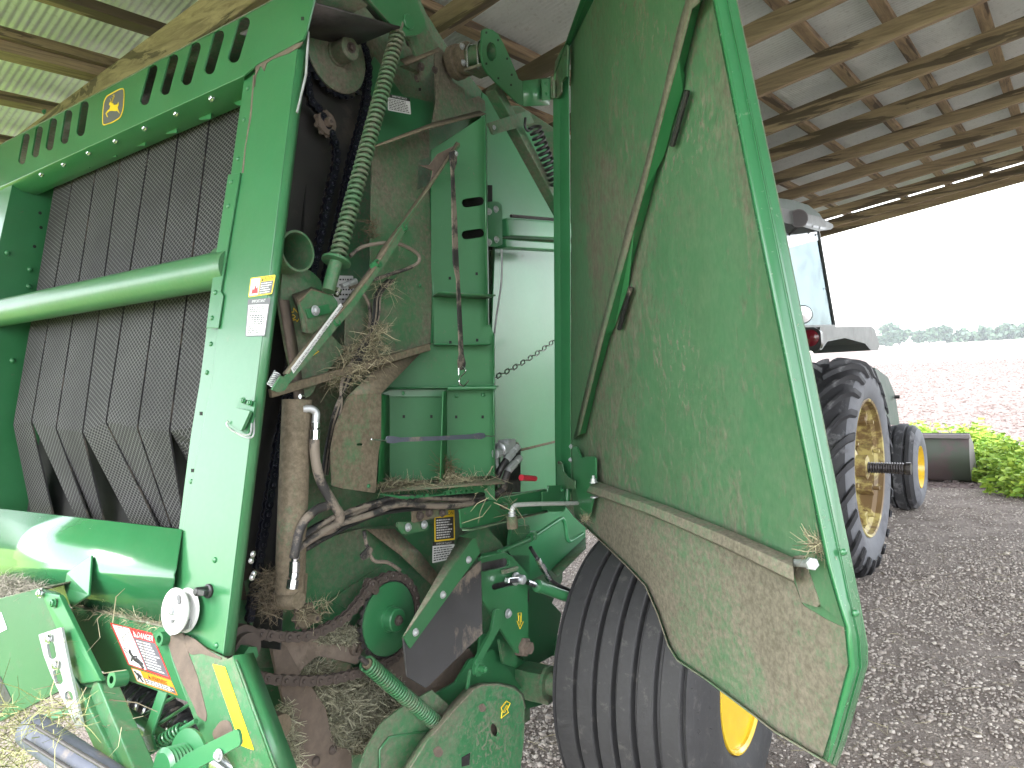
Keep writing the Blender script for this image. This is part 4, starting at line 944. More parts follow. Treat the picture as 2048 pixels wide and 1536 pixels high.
# --- twine box
SB=S(-.05); inw=lambda k: S(-.05-k)
tw=plate('twine_box_upper_panel',S(-.10),Z5((700,100),(755,-270),(1070,-380))+[(859,260),(859,314),(837,321),(836,382),(859,366)]+Z5((1066,0),(1075,180),(1062,655),(985,720),(700,800),(600,800),(600,400)),paint('twine_panel_dusty',.66,.75,.5,film=.3),baler,th=.005,r=0) if False else plate('twine_box_upper_panel',S(-.12),[(746,294),(859,258),(859,314),(837,321),(835,380),(859,368),(865,560),(861,686),(820,715),(690,770),(690,640),(740,560),(742,420)],GD,baler,th=.005)
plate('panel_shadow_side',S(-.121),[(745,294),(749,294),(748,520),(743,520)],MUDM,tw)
surf('panel_edge_flange',[[S(-.118)(859,368),S(-.118)(866,560),S(-.118)(862,686)],[BX(-.01)(868,366),BX(-.01)(872,560),BX(-.01)(868,686)]],G,tw,smooth=20)
pl2=plate('twine_box_lower_panel',SB,[(698,790),(763,787),(762,880),(757,905),(751,986),(690,978),(665,972),(662,900),(672,850)],GX,baler,th=.005,r=.006,holes=[obround((716,889),(724,889),2.6)],hr=0)
surf('twine_box_sloped_panel',[[S(-.05)(698,790),S(-.05)(763,787)],[S(-.115)(775,715),S(-.118)(861,686)]],GX,baler,smooth=20,th=.005)
rivet((737,972),S(-.049),pl2,.006,'green')
# ledge rail with chaff on it
m=MB(); m.bar(S(-.04)(540,787),S(-.08)(858,694),.012,.022,ZZ); m.build('ledge_rail',GX,baler,bev=.003)
surf('ledge_shelf',[[S(-.04)(580,777),S(-.08)(858,696)],[S(-.16)(600,772),S(-.20)(858,690)]],GX,baler,smooth=20)
# back walls of the compartments, floor, divider, shelf
bxu=plate('box_back_wall',BX(0),[(862,300),(973,228),(977,640),(988,668),(990,1000),(862,1000),(760,1000),(758,760),(862,690)],M['box'],baler,th=.005,r=0,holes=[obround((932,406),(960,402),8.5),obround((932,470),(960,466),8.5)],hr=0)
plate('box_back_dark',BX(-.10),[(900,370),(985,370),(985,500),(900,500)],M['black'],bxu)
for q in Z5((1322,272),(1172,297),(1325,643),(1175,655),(915,1070),(1069,1070),(1208,1072),(1356,1072)): plate('square_hole',BX(.0015),sq(q[0],q[1],2.4),M['black'],bxu,th=.0005,bev=0)
for q in Z5((910,940),(1070,938),(1210,955),(1358,950),(1382,1392),(1005,338)): rivet(q,BX(.002) if q[0]>850 else S(-.118),bxu if q[0]>850 else tw,.0065,'green')
def boxshelf(name,y0,y1,xa,xb,dep,mat=M['box'],**kw):
    """shelf running out from the back wall towards the viewer"""
    a,b=BX(.002)(xa,y0),BX(.002)(xb,y1); return surf(name,[[a,b],[a+BN*dep,b+BN*dep]],mat,bxu,smooth=20,**kw)
boxshelf('shelf',592,598,866,974,.12,GM); boxshelf('shelf',690,690,866,974,.06,G)
boxshelf('box_floor',968,952,756,984,.17,GX)
boxshelf('box_top_shelf',776,772,764,990,.05,G)
m=MB(); cyl(m,BX(.05)(895,776),BX(.05)(992,775),.007,12); m.build('shelf_roll',G,bxu,smooth=40)
plate('top_flange',BX(.01),Z5((790,940),(845,918),(1165,918),(1130,936),(1130,960),(835,960)),G,bxu,th=.004)
surf('divider',[[BX(.002)(893,782),BX(.002)(893,955)],[BX(.13)(886,782),BX(.13)(880,965)]],M['box'],bxu,smooth=20,bev=.001,th=.004)
surf('box_left_wall',[[BX(.002)(778,790),BX(.002)(778,965)],[BX(.15)(764,790),BX(.15)(756,968)]],M['box'],bxu,smooth=20)
surf('box_right_edge',[[BX(.002)(989,668),BX(.002)(990,958)],[BX(.03)(987,668),BX(.03)(988,960)]],GF,bxu,smooth=20)
surf('box_upper_edge',[[BX(.002)(972,228),BX(.002)(977,650)],[BX(.05)(969,230),BX(.05)(974,650)]],GF,bxu,smooth=20)
# perforated rail under the box
hl_=[]
for x in (933,965,996,1030,1062,1093,1148,1178,1207,1237,1266,1295): 
    y=1524-(x-933)*.117; hl_.append([(480+(x+9*math.cos(t*.785))/2.793,450+(y+10*math.sin(t*.785))/2.793) for t in range(8)])
plate('perforated_rail',S(-.0),[(752,987),(805,998),(968,984),(984,962),(986,955),(870,975)],G,baler,th=.004,holes=hl_,hr=0,bev=.0008)
m=MB(); 
# threader arm with lettering
TA=S(.02)
ta2=plate('threader_arm',TA,[(546,778),(574,772),(700,626),(790,500),(842,400),(921,292),(917,286),(862,372),(800,455),(770,505),(745,545),(700,604),(640,668),(576,748),(556,762)],GM,baler,th=.004,r=.002)
surf('threader_arm_flange',[[TA(576,748),TA(640,668),TA(700,604),TA(745,545),TA(770,505),TA(862,372),TA(917,286)],[S(-.01)(566,748),S(-.01)(630,668),S(-.01)(690,604),S(-.01)(738,540),S(-.01)(762,500),S(-.01)(857,368),S(-.01)(913,284)]],GX,ta2,smooth=20)
ltq=[(582,737),(681,606),(686,613),(587,747)]
la=decal('arm_sign',S(.0205),ltq,W_,ta2,.001,r=0)
text('sign_lettering','REMOVE ARM FROM NOTCH AND LOWER TO THREAD TWINE',S(.0205),(588.5,742.5),(685,614),.0072,K_,la,lift=.002)
plate('arm_top_gusset',S(.0),Z2((990,965),(1050,965),(1100,900),(1230,835),(1230,860),(1170,905),(1100,1010),(1060,1060),(1070,1000)),M['mud'],ta2,th=.004)
for q in Z5((905,25),(755,225),(525,555)): p=S(.01)(*q); m=MB(); m.lathe(p,ZZ*.5+OUT,[(.011,-.01),(.011,.014),(.007,.014),(.007,-.01)],14,caps=False); m.build('twine_guide',G,ta2,smooth=40)
bolt((910,308),S(.03),ta2,.008,'galv')
plate('arm_foot_bracket',S(.025),Z5((180,920),(230,840),(250,855),(275,885),(250,925),(215,935)),GM,ta2,th=.006,r=.003)
# rubber hold-down straps
st1=plate('rubber_strap_vertical',S(.035),Z2((1170,890),(1198,880),(1212,900),(1212,950),(1196,1000),(1213,1300),(1222,1536))+Z5((1234,400),(1250,720),(1262,770),(1258,800),(1240,812),(1224,800),(1220,765),(1228,720),(1212,300))+Z2((1192,1536),(1185,1200),(1180,1000)),M['hose'],baler,th=.005,r=.002,bev=.001)
m=MB(); s3=S(.04); m.tube(smooth_path([s3(*q) for q in Z5((1240,790),(1260,815),(1232,850),(1225,880),(1250,900),(1275,870))],5),.0022,6); m.build('strap_hook',M['chrome'],st1,smooth=50); m=MB(); m.tube([s3(*q) for q in Z5((1222,800),(1222,838))],.0018,6); m.build('strap_hook',M['chrome'],st1,smooth=50)
st2=plate('rubber_strap_horizontal',S(.03),Z5((820,1195),(828,1178),(860,1180),(900,1187),(1100,1180),(1310,1168),(1340,1160),(1368,1165),(1372,1185),(1345,1198),(1310,1194),(1100,1204),(900,1212),(860,1220),(828,1218)),M['strap'],baler,th=.006,r=.003,bev=.0015)
m=MB(); s4=S(.028); m.tube(smooth_path([s4(*q) for q in Z5((735,1197),(760,1200),(800,1203),(845,1198))],4),.002,6); m.build('strap_hook',M['chrome'],st2,smooth=50); m=MB(); m.tube(smooth_path([s4(*q) for q in Z5((1355,1182),(1380,1178),(1412,1180),(1420,1172))],4),.002,6); m.build('strap_hook',M['chrome'],st2,smooth=50)
# --- hydraulic cylinder with hoses
a,b=S(-.06)(594,800),S(-.06)(579,1185); m=MB(); m.tube([a,b],.036,28); m.build('hydraulic_cylinder',GX,baler,smooth=40)
m=MB(); m.lathe(S(-.06)(577,1197)-OUT*.02,OUT,[(.026,0),(.026,.03),(.020,.05),(.020,.058)],24); cpn=m.build('cylinder_pin',GX,baler,smooth=35)
m=MB(); cyl(m,S(-.04)(608,793),S(-.04)(600,793),.006,8); m.build('bleed_screw',M['chrome'],baler,smooth=40)
m=MB(); m.tube(smooth_path([S(-.03)(606,818),S(-.02)(622,818),S(-.015)(632,826),S(-.015)(631,846)],5),.0095,12); f_=m.build('hose_elbow',M['galv'],baler,smooth=50)
def fitting(name,a,b,r,mat='chrome'):
    m=MB(); d=(b-a); L=d.length; d.normalize(); m.lathe(a,d,[(r*.8,0),(r,.001),(r,L*.3),(r*.75,L*.32),(r*.75,L*.42),(r*1.15,L*.44),(r*1.15,L*.98),(r*.8,L)],8); return m.build(name,M[mat],baler,smooth=25)
fitting('hose_fitting',S(-.015)(631,845),S(-.015)(629,880),.011)
fitting('hose_ferrule',S(-.015)(629,905),S(-.015)(634,928),.0105)
hose('hydraulic_hose',[S(-.015)(629,878),S(-.015)(630,910),S(-.015)(640,958),S(-.015)(665,1005),S(-.02)(680,1032),S(-.04)(668,1054),S(-.05)(635,1066),S(-.05)(600,1070)],.0125,M['hose'],baler,10)
hose('hydraulic_hose',[S(-.03)(667,1010),S(-.02)(640,1016),S(-.015)(615,1035),S(-.015)(600,1060),S(-.015)(592,1095),S(-.02)(588,1115)],.0115,M['hose'],baler,10)
fitting('hose_ferrule',S(-.02)(590,1105),S(-.02)(588,1145),.0115); fitting('hose_fitting',S(-.02)(588,1145),S(-.02)(583,1178),.0125)
plate('cylinder_bracket',S(-.12),[(596,1145),(616,1147),(612,1200),(596,1200)],GX,baler,th=.006)
r=random.Random(5)
for k in range(7):
    dy=k*7-18; j=lambda: r.uniform(-4,4); D_=-.04+r.uniform(-.02,.02)
    hose('bundle_hose',[S(D_)(590,1092+dy*.9+j()),S(D_)(660,1050+dy*.8+j()),S(D_)(740,1018+dy*.75+j()),S(D_)(800,1004+dy*.7+j()),S(D_)(880,1003+dy*.6+j()),S(D_)(950,1002+dy*.45+j()),S(-.06)(1005,990+dy*.4+j()),S(-.08)(1035,955+dy*.2)],r.choice([.0075,.009,.0065]),M['hose'] if k%3 else M['hose_clean'],baler,8)
hose('thin_hose',[S(-.06)(700,512),S(-.05)(730,492),S(-.03)(790,486),S(-.03)(832,505),S(-.03)(838,522),S(-.04)(820,535),S(-.06)(770,552),S(-.07)(700,575)],.0055,M['hose'],baler)
fitting('hose_fitting',S(-.06)(672,592),S(-.06)(678,578),.008); fitting('hose_fitting',S(-.06)(684,572),S(-.06)(712,562),.0075,'galv')
hose('thin_hose',[S(-.09)(708,582),S(-.09)(728,590),S(-.09)(740,620),S(-.09)(738,660)],.005,M['hose'],baler)
for k in range(4): hose('cable',[S(-.07)(775+k*4,560),S(-.07)(752+k*3,590),S(-.07)(746+k*3,640),S(-.07)(730-k*4,700),S(-.06)(700-k*5,760),S(-.05)(672+k*3,815),S(-.09)(655+k*3,880),S(-.09)(645+k*3,950)],.0045,M['hose'] if k%2 else M['hose_clean'],baler,6)
hose('thin_hose',[S(-.08)(728,1062),S(-.08)(732,1085),S(-.08)(738,1105),S(-.08)(750,1122),S(-.08)(775,1125),S(-.09)(800,1140)],.0055,M['hose'],baler)
plate('hose_clamp',S(-.07),Z8((750,400),(800,350),(818,372),(800,410),(765,430)),M['hose'],baler,th=.006,r=.004)
# valve fittings right of the box
vb=MB(); c=S(-.02)(1008,897); vb.lathe(c-LON*.03,LON,[(.018,0),(.024,.004),(.024,.03),(.014,.034),(.014,.06)],16); vb.box(c+LON*.02+ZZ*.008,LON,OUT,ZZ,.022,.02,.02); vv=vb.build('hydraulic_valve',M['galv'],baler,smooth=35)
for (x0,y0,x1,y1,r_) in ((1036,893,1012,920,.012),(1040,915,1015,942,.012),(1000,905,990,908,.014)): fitting('valve_fitting',S(.0)(x0,y0),S(.0)(x1,y1),r_,'galv')
hose('valve_hose',[S(.0)(1013,920),S(-.01)(1000,940),S(-.03)(990,962),S(-.05)(975,985)],.012,M['hose_clean'],baler); hose('valve_hose',[S(.0)(1016,942),S(-.01)(1008,965),S(-.02)(1005,978),S(-.04)(975,995),S(-.05)(950,992)],.012,M['hose'],baler)
plate('valve_bracket',S(-.04),Z8((1495,0),(1600,0),(1600,60),(1540,65),(1495,20)),M['steel'],baler) 
plate('valve_back_plate',S(-.05),ZA((540,150),(600,150),(622,200),(620,590),(440,590),(500,420)),M['hose_clean'],baler,th=.006)
m=MB(); m.tube([S(.0)(*ZA((625,462))[0]),S(.0)(*ZA((748,470))[0])],[.011,.0095],14); m.build('red_handle',M['red'],baler,smooth=40)
# --- frame rail from box to the door hinge
RL=S(-.02)
rl=plate('frame_rail',RL,ZA((85,740),(430,640),(830,570),(850,585),(1020,565),(1020,700),(860,745),(850,760),(640,790),(200,905),(100,905)),G,baler,th=.006,holes=[obround(ZA((465,712))[0],ZA((490,712))[0],6.5)],hr=0)
surf('rail_lip',[[RL(*q) for q in ZA((100,905),(200,905),(640,800),(860,752))],[S(.02)(*q) for q in ZA((110,925),(200,922),(640,815),(860,765))]],GD,rl,smooth=30)
surf('rail_top',[[RL(*q) for q in ZA((430,640),(830,568),(855,585))],[S(-.07)(*q) for q in ZA((430,628),(830,560),(850,572))]],GM,rl,smooth=30)
hg=plate('door_hinge_leaf',S(.005),ZA((865,532),(945,530),(1020,522),(1020,720),(1000,760),(860,762),(860,745),(815,740),(810,590),(860,585)),GF,baler,th=.005)
for q in ZA((980,570),(980,665)): bolt(q,S(.009),hg,.008,'green')
m=MB(); m.tube([S(.012)(*ZA((1030,520))[0]),S(.012)(*ZA((1030,705))[0])],.010,14); m.build('hinge_barrel',G,hg,smooth=40)
# bent stay rod
SR=S(.06)
m=MB(); m.tube(smooth_path([SR(*q) for q in ZA((545,790),(545,745),(565,712),(605,700),(800,692),(1190,682),(1245,672),(1268,640),(1270,590))],6),.0075,12)
sr=m.build('stay_rod',simple('zinc_rod',(.62,.63,.62),.3,.25,.15,40,.05),baler,smooth=50)
for q,r_ in ((ZA((545,775))[0],.013),(ZA((545,800))[0],.012)): m=MB(); m.lathe(SR(*q),ZZ,[(r_,0),(r_,.004)],14); m.build('washer',M['galv'],sr,smooth=35)
m=MB(); m.lathe(S(.03)(*ZA((548,880))[0]),ZZ,[(.018,-.01),(.018,.03),(.012,.034)],16); m.build('rod_boss',GX,sr,smooth=35)
# lower mint side panel with crank handle
LPn=S(-.17)
lpn=plate('lower_gate_panel',LPn,ZA((640,790),(860,745),(1020,715),(1190,890),(1190,985),(890,1270),(700,1370),(560,1400),(500,1200),(520,880)),M['green_lit'],baler,th=.006)
surf('panel_bottom_flange',[[LPn(*ZA((1190,985))[0]),LPn(*ZA((890,1275))[0])],[S(-.12)(*ZA((1195,1080))[0]),S(-.12)(*ZA((945,1330))[0])]],GM,lpn,smooth=20)
m=MB(); m.tube(smooth_path([S(-.06)(*q) for q in ZA((700,1000),(800,935),(960,830),(990,828),(1010,870),(1025,980),(1045,1020),(1080,1010),(1165,955))],6),.008,10); m.build('crank_rod',M['green_lit'],baler,smooth=50)
m=MB(); m.tube([S(-.04)(*ZA((430,1115))[0]),S(-.04)(*ZA((700,1000))[0])],.009,10); m.lathe(S(-.04)(*ZA((735,975))[0])-ZZ*.012,ZZ,[(.013,0),(.013,.03)],12); m.lathe(S(-.04)(*ZA((710,985))[0])-LON*.006,LON,[(.016,0),(.016,.008)],14); m.build('crank_pivot',G,baler,smooth=40)
# --- middle body panels: big lower bulkhead and dusty ramp
plate('lower_bulkhead',S(-.235),Z8((130,540),(600,300),(760,255),(980,240),(1290,250),(1390,420),(1300,640),(700,1000),(200,1000)),GM,wall,th=.006)
plate('bulkhead_overlap',S(-.225),Z8((590,640),(870,450),(930,455),(1180,560),(1160,700),(700,700)),GM,wall,th=.004)
surf('dusty_ramp',[[S(-.20)(*q) for q in Z8((780,262),(930,262))],[S(-.17)(*q) for q in Z8((960,400),(1060,380))],[S(-.16)(*q) for q in Z8((1130,560),(1195,545))]],GX,wall,smooth=40)
q=Z8((1143,168),(1250,160),(1253,318),(1145,330)); cs=decal('caution_sign',S(-.12),q,M['d_yellow'],wall,.001,r=.002)
decal('sign_field',S(-.12),sub(q,.06,.22,.95,.95),K_,cs,.0014,r=.001); fine('fine_print',S(-.12),q,.1,.9,.26,.92,8,W_,cs,seed=12); text('sign_lettering','CAUTION',S(-.12),bil(q,.08,.17),bil(q,.92,.15),.012,K_,cs,lift=.002)
q=Z8((1135,330),(1250,322),(1253,418),(1133,443)); cs=decal('important_sign',S(-.12),q,W_,wall,.001,r=.002)
decal('sign_field',S(-.12),sub(q,.0,.0,1,.2),K_,cs,.0014,r=.0); text('sign_lettering','IMPORTANT',S(-.12),bil(q,.15,.15),bil(q,.85,.15),.0055,W_,cs,lift=.002); fine('fine_print',S(-.12),q,.05,.95,.26,.95,6,K_,cs,seed=13)
hb=plate('hose_bracket',S(-.05),Z8((1030,130),(1090,110),(1215,102),(1217,185),(1035,228),(1028,222)),GX,baler,th=.006,r=.002)
plate('hose_bracket_foot',S(-.06),Z8((950,225),(1030,222),(1120,240),(1110,265),(1085,272),(975,288),(945,245)),GM,hb,th=.006,r=.002)
for q in Z8((1065,190),(1115,172),(1185,172)): bolt(q,S(-.045),hb,.011,'chain')
for q in Z8((1002,252),(1088,238)): bolt(q,S(-.055),hb,.0095,'galv')
# idler arm and blade caked in dust
ia=plate('tensioner_arm',S(-.165),Z8((270,870),(345,862),(430,850),(560,800),(620,770),(715,775),(760,860),(768,900),(745,940),(735,985),(520,937),(440,1005),(420,1045),(300,1000)),M['tan'],baler,th=.012,r=.01,bev=.003)
pq=S(-.16)(*Z8((718,895))[0]); m=MB(); m.lathe(pq,OUT,[(.021,0),(.021,.01),(.012,.012),(.012,.002)],20,caps=False); m.build('arm_pin',MUDM,ia,smooth=40)
plate('dusty_blade',S(-.155),Z8((275,870),(350,880),(440,1050),(495,1110),(565,1220),(580,1300),(610,1400),(640,1425),(700,1440),(705,1560),(450,1600),(380,1350),(320,1100),(300,1020)),MUDM,baler,th=.01,r=.01,bev=.003)
for q in Z8((510,1500),(600,1440)): rivet(q,S(-.153),ia,.013,'chain')
plate('arm_web',S(-.18),Z8((545,940),(700,980),(690,1040),(560,1040)),GX,ia)
# shaft stubs near the post
m=MB(); p=S(-.04)(*Z8((165,935))[0]); m.lathe(p-OUT*.16,OUT,[(.030,0),(.030,.10),(.021,.10),(.021,.16)],6); m.build('hex_shaft',M['green'],baler)
m=MB(); p=S(-.12)(*Z8((80,880))[0]); m.lathe(p,OUT,[(.05,0),(.05,.03),(.035,.034),(.035,.05)],28); m.build('shaft_collar',M['chain'],baler,smooth=35)
m=MB(); p=S(-.1)(*Z8((270,1300))[0]); m.lathe(p,OUT,[(.03,0),(.03,.04)],24); m.build('shaft_boss',GX,baler,smooth=35)
plate('floor_bracket',S(-.08),Z8((180,1330),(330,1290),(330,1420),(250,1560),(230,1560)),GM,baler,th=.008,r=.01)
for q in Z8((175,395),(165,430),(180,500),(170,520)): bolt(q,S(-.01),baler,.0055,'chrome',name='grease_fitting')
# lower extension spring
a,b=S(-.05)(733,1326),S(-.03)(874,1448); d=(b-a).normalized()
m=MB(); coil(m,a,b,.0195,.0040,34,seg=7,per=16); s5=m.build('lower_spring',paint('lower_spring_paint',.34,.3,.35,film=.1,bigsc=6),baler,smooth=60)
m=MB(); cyl(m,a,b,.0135,14); m.build('spring_core',GX,s5,smooth=40); m=MB(); m.tube([a-d*.03,a+d*.01],[.006,.010],8); m.tube([b-d*.01,b+d*.035],[.008,.006],8); m.build('spring_end',M['steel'],s5,smooth=40)
# rubber flap with its retaining strip
fp_=plate('rubber_flap',S(.02),Z8((980,850),(1100,700),(1392,430),(1400,820),(1100,1110),(1000,1050)),M['flap'],baler,th=.006,r=.003,bev=.0015)
fs_=plate('flap_strip',S(.028),Z8((980,832),(1340,318),(1360,312),(1388,388),(1015,900)),GF,fp_,th=.005,r=.002,bev=.0015)
surf('flap_strip_fold',[[S(.028)(*Z8((980,832))[0]),S(.028)(*Z8((1345,315))[0])],[S(-.01)(*Z8((972,845))[0]),S(-.01)(*Z8((1280,305))[0])]],GD,fs_,smooth=20)
for q in Z8((1325,425),(1188,612),(1042,812)): bolt(q,S(.03),fs_,.0085,'galv')
# --- axle carrier plates
ac=plate('axle_plate',S(-.03),Z8((1390,415),(1520,385),(1560,410),(1640,500),(1645,850),(1625,925),(1585,925),(1500,800),(1400,640)),GF,baler,th=.01,r=.004,bev=.002,holes=[obround(Z8((1405,465))[0],Z8((1520,440))[0],9),obround(Z8((1465,570))[0],Z8((1600,535))[0],6)],hr=0)
plate('axle_plate_dark',S(-.08),Z8((1380,400),(1650,400),(1650,650),(1390,650)),M['steel'],ac)
for q,r_ in ((Z8((1535,712))[0],.012),): bolt(q,S(-.026),ac,r_,'galv')
bz=S(.0)(*Z8((1600,530))[0]); m=MB(); m.lathe(bz-OUT*.02,OUT,[(.022,0),(.022,.006),(.016,.01),(.016,.035),(.010,.04)],20); m.build('ram_pin',M['galv'],ac,smooth=35); m=MB(); m.bar(S(.0)(*Z8((1530,535))[0]),bz,.02,.018,ZZ); m.build('pin_keeper',M['chrome'],ac,bev=.002)
surf('axle_plate_top',[[S(-.03)(*Z8((1390,415))[0]),S(-.03)(*Z8((1520,385))[0])],[S(-.12)(*Z8((1385,385))[0]),S(-.12)(*Z8((1510,355))[0])]],GF,ac,smooth=20)
plate('axle_gusset',S(-.08),Z8((1535,380),(1560,250),(1650,240),(1655,560),(1640,600),(1560,410)),GF,baler,th=.01,r=.003,bev=.002)
plate('axle_gusset',S(-.09),Z8((1280,300),(1420,245),(1510,345),(1500,380),(1390,400)),GM,baler,th=.008)
m=MB(); m.bar(S(-.02)(*Z8((1505,492))[0]),S(-.02)(*Z8((1585,470))[0]),.012,.014,ZZ); m.build('wear_block',GD,ac,bev=.002)
arrow('yellow_arrow',S(-.027),Z8((1590,710),(1606,708),(1606,755),(1618,755),(1600,795),(1584,752),(1592,752)),ac); arrow('arrow_symbol',S(-.027),Z8((1594,725),(1602,725),(1604,765),(1600,775),(1595,765)),ac,r_=.0009)
# ram to the wheel side
a,b=S(.0)(*Z8((1640,545))[0]),S(.06)(*Z8((1900,640))[0]); d=(b-a).normalized(); m=MB(); cyl(m,a,b,.010,14); m.build('ram_rod',M['chrome'],baler,smooth=40); m=MB(); cyl(m,a+d*.055,b,.0195,20); m.lathe(a+d*.045,d,[(.015,0),(.022,.003),(.022,.022),(.0195,.024)],20); m.build('ram_barrel',GF,baler,smooth=40)
hose('ram_hose',[S(.0)(1061,1095),S(.0)(1075,1118),S(.01)(1090,1140),S(.02)(1100,1158),S(.03)(1120,1172),S(.04)(1150,1185)],.007,M['hose_clean'],baler)
fitting('hose_fitting',S(.005)(1075,1118),S(.015)(1090,1143),.010); fitting('hose_fitting',S(.015)(1090,1143),S(.02)(1099,1160),.009,'chrome')
# suspension links, stub axle
def flatbar(name,pl,pts,mat,th=.01,**kw): return plate(name,pl,pts,mat,baler,th=th,r=.008,bev=.002,**kw)
flatbar('link_arm',S(.0),Z8((1470,690),(1505,690),(1500,780),(1400,960),(1385,1000),(1360,990),(1365,960),(1450,800)),GF)
m=MB(); p=S(.0)(*Z8((1382,1005))[0]); m.lathe(p-OUT*.01,OUT,[(.024,0),(.024,.012),(.012,.013),(.012,.03)],20); lk=m.build('link_pivot',GF,baler,smooth=35); bolt(p+OUT*.02,OUT,lk,.009,'green')
flatbar('support_web',S(-.14),Z8((1330,960),(1460,900),(1610,1110),(1560,1130),(1400,1090),(1250,1220),(1130,1150),(1260,1080)),G)
flatbar('support_web',S(-.17),Z8((1390,820),(1500,830),(1560,930),(1700,1010),(1720,1200),(1600,1230),(1380,950)),G)
flatbar('side_hull',S(-.20),Z8((1640,560),(1720,600),(1822,712),(1780,935),(1640,1010),(1600,900)),G)
m=MB(); p=S(-.02)(*Z8((1632,893))[0]); m.lathe(p-OUT*.03,OUT,[(.034,0),(.034,.03),(.022,.035),(.022,.05)],6); m.build('pivot_nut',MUDM,baler)
m=MB(); a=S(-.14)(1062,1380); b=S(.10)(1085,1372); m.box(S(-.1)(1075,1365),OUT,LON,ZZ,.07,.045,.055); m.build('stub_axle_box',GM,baler,bev=.004)
m=MB(); p=S(-.03)(1095,1365); m.lathe(p,OUT,[(.06,0),(.06,.012),(.04,.014),(.04,.12)],28); m.build('axle_flange',GM,baler,smooth=35)
m=MB(); cyl(m,S(-.02)(*Z8((1335,1010))[0]),S(-.03)(*Z8((1305,1200))[0]),.006,8); m.build('link_rod',M['green_front'],baler,smooth=40)
# bottom cover shield
cvp=S(.03)
cv=plate('roller_drive_cover',cvp,Z8((1000,1560),(1100,1400),(1240,1240),(1350,1120),(1400,1095),(1480,1092),(1560,1112),(1605,1150),(1625,1220),(1622,1380),(1600,1560)),paint('cover_paint',.34,.78,.33,film=.08),baler,th=.006,r=.01,bev=.002,holes=[[ (440+(1465+22*math.cos(t*.628))/2.667,960+(1333+36*math.sin(t*.628+.3))/2.667) for t in range(10)]],hr=0)
surf('cover_rim',[[cvp(*q) for q in Z8((1000,1560),(1100,1400),(1240,1240),(1350,1120),(1400,1095),(1480,1092),(1560,1112),(1605,1150),(1625,1220))],[S(-.05)(*q) for q in Z8((960,1560),(1060,1400),(1190,1240),(1310,1110),(1380,1085),(1480,1080),(1570,1100),(1615,1140),(1632,1215))]],GD,cv,smooth=50)
plate('cover_hole_back',S(-.0),Z8((1420,1290),(1510,1290),(1510,1380),(1420,1380)),MUDM,cv)
arrow('yellow_arrow',S(.0315),Z8((1500,1215),(1528,1180),(1548,1190),(1532,1225),(1538,1240),(1500,1270),(1505,1232)),cv,r_=.0016); arrow('arrow_symbol',S(.0315),Z8((1510,1240),(1530,1200),(1536,1205),(1518,1240)),cv,r_=.001)
pn=plate('side_shield',S(-.04),Z8((740,1560),(780,1440),(860,1300),(960,1220),(1130,1120),(1220,1200),(1200,1290),(1110,1400),(1000,1560)),GM,baler,th=.006,r=.01,bev=.002)
surf('shield_fold',[[S(-.035)(*q) for q in Z8((850,1560),(850,1440),(900,1370),(1150,1330))],[S(-.06)(*q) for q in Z8((865,1560),(865,1445),(912,1380),(1150,1345))]],GF,pn,smooth=40)
plate('slot',S(-.033),Z8((1110,1390),(1135,1340),(1165,1320),(1130,1390)),M['black'],pn,th=.0006,bev=0)
plate('cover_slot',S(.0315),Z8((1290,1480),(1335,1455),(1330,1520),(1290,1530)),M['black'],cv,th=.0006,bev=0)
for (x,y,r_) in ((1165,1450,26),(1400,1215,20)): plate('mud_streak',S(.0315),[(440+(x+r_*math.cos(t*.7)*(1+.2*math.sin(t*3)))/2.667,960+(y+r_*1.2*math.sin(t*.7))/2.667) for t in range(9)],MUDM,cv,th=.002,r=.006,bev=.0005)
flatbar('pivot_plate',S(-.1),Z8((1490,850),(1560,880),(1590,960),(1580,1000),(1510,980)),GM)
plate('hull_under_plate',S(-.215),Z8((930,930),(1330,900),(1400,1000),(1250,1200),(900,1250),(560,1560),(400,1560),(500,1100)),MUDM,wall,th=.006)

# ================================================================== side door
door=plate('side_door',DR(0),[(1141,90),(1188,0),(1240,-100),(1455,-100),(1472,0),(1566,450),(1656,900),(1716,1198),(1733,1293),(1733,1330),(1689,1484),(1671,1532),(1547,1459),(1505,1426),(1410,1355),(1354,1318),(1336,1289),(1315,1227),(1290,1169),(1249,1126),(1203,1082),(1149,1032),(1143,985)],M['door'],baler,th=.004)
plate('door_lower_skin',DR(.0012),[(1190,985),(1381,1066),(1588,1163),(1605,1210),(1655,1240),(1703,1262),(1712,1335),(1664,1526),(1547,1457),(1505,1423),(1410,1352),(1356,1314),(1340,1287),(1318,1225),(1293,1167),(1251,1122),(1205,1078),(1160,1036)],M['door_low'],door,th=.0008,bev=0,r=.01)
ou=[(1455,-100),(1472,0),(1566,450),(1656,900),(1696,1086),(1716,1198),(1733,1293),(1733,1330),(1689,1484),(1671,1532)]
ip=[(1416,-100),(1433,0),(1523,450),(1615,900),(1663,1132),(1681,1195),(1700,1256),(1708,1335),(1672,1470),(1655,1523)]
def mid(a,b,k): return (a[0]+(b[0]-a[0])*k,a[1]+(b[1]-a[1])*k)
surf('door_edge_channel',[[DR(0)(*q) for q in ou],[DR(.0165)(*mid(a,b,.36)) for a,b in zip(ou,ip)],[DR(.021)(*mid(a,b,.42)) for a,b in zip(ou,ip)],[DR(.0195)(*mid(a,b,.48)) for a,b in zip(ou,ip)],[DR(.042)(*q) for q in ip]],M['door_edge'],door,smooth=25,th=.003,bev=.001)
surf('door_edge_lip',[[DR(.042)(*q) for q in ip],[DR(.042)(*q)+DDIR*-.014 for q in ip]],M['door_edge'],door,smooth=25,th=.002)
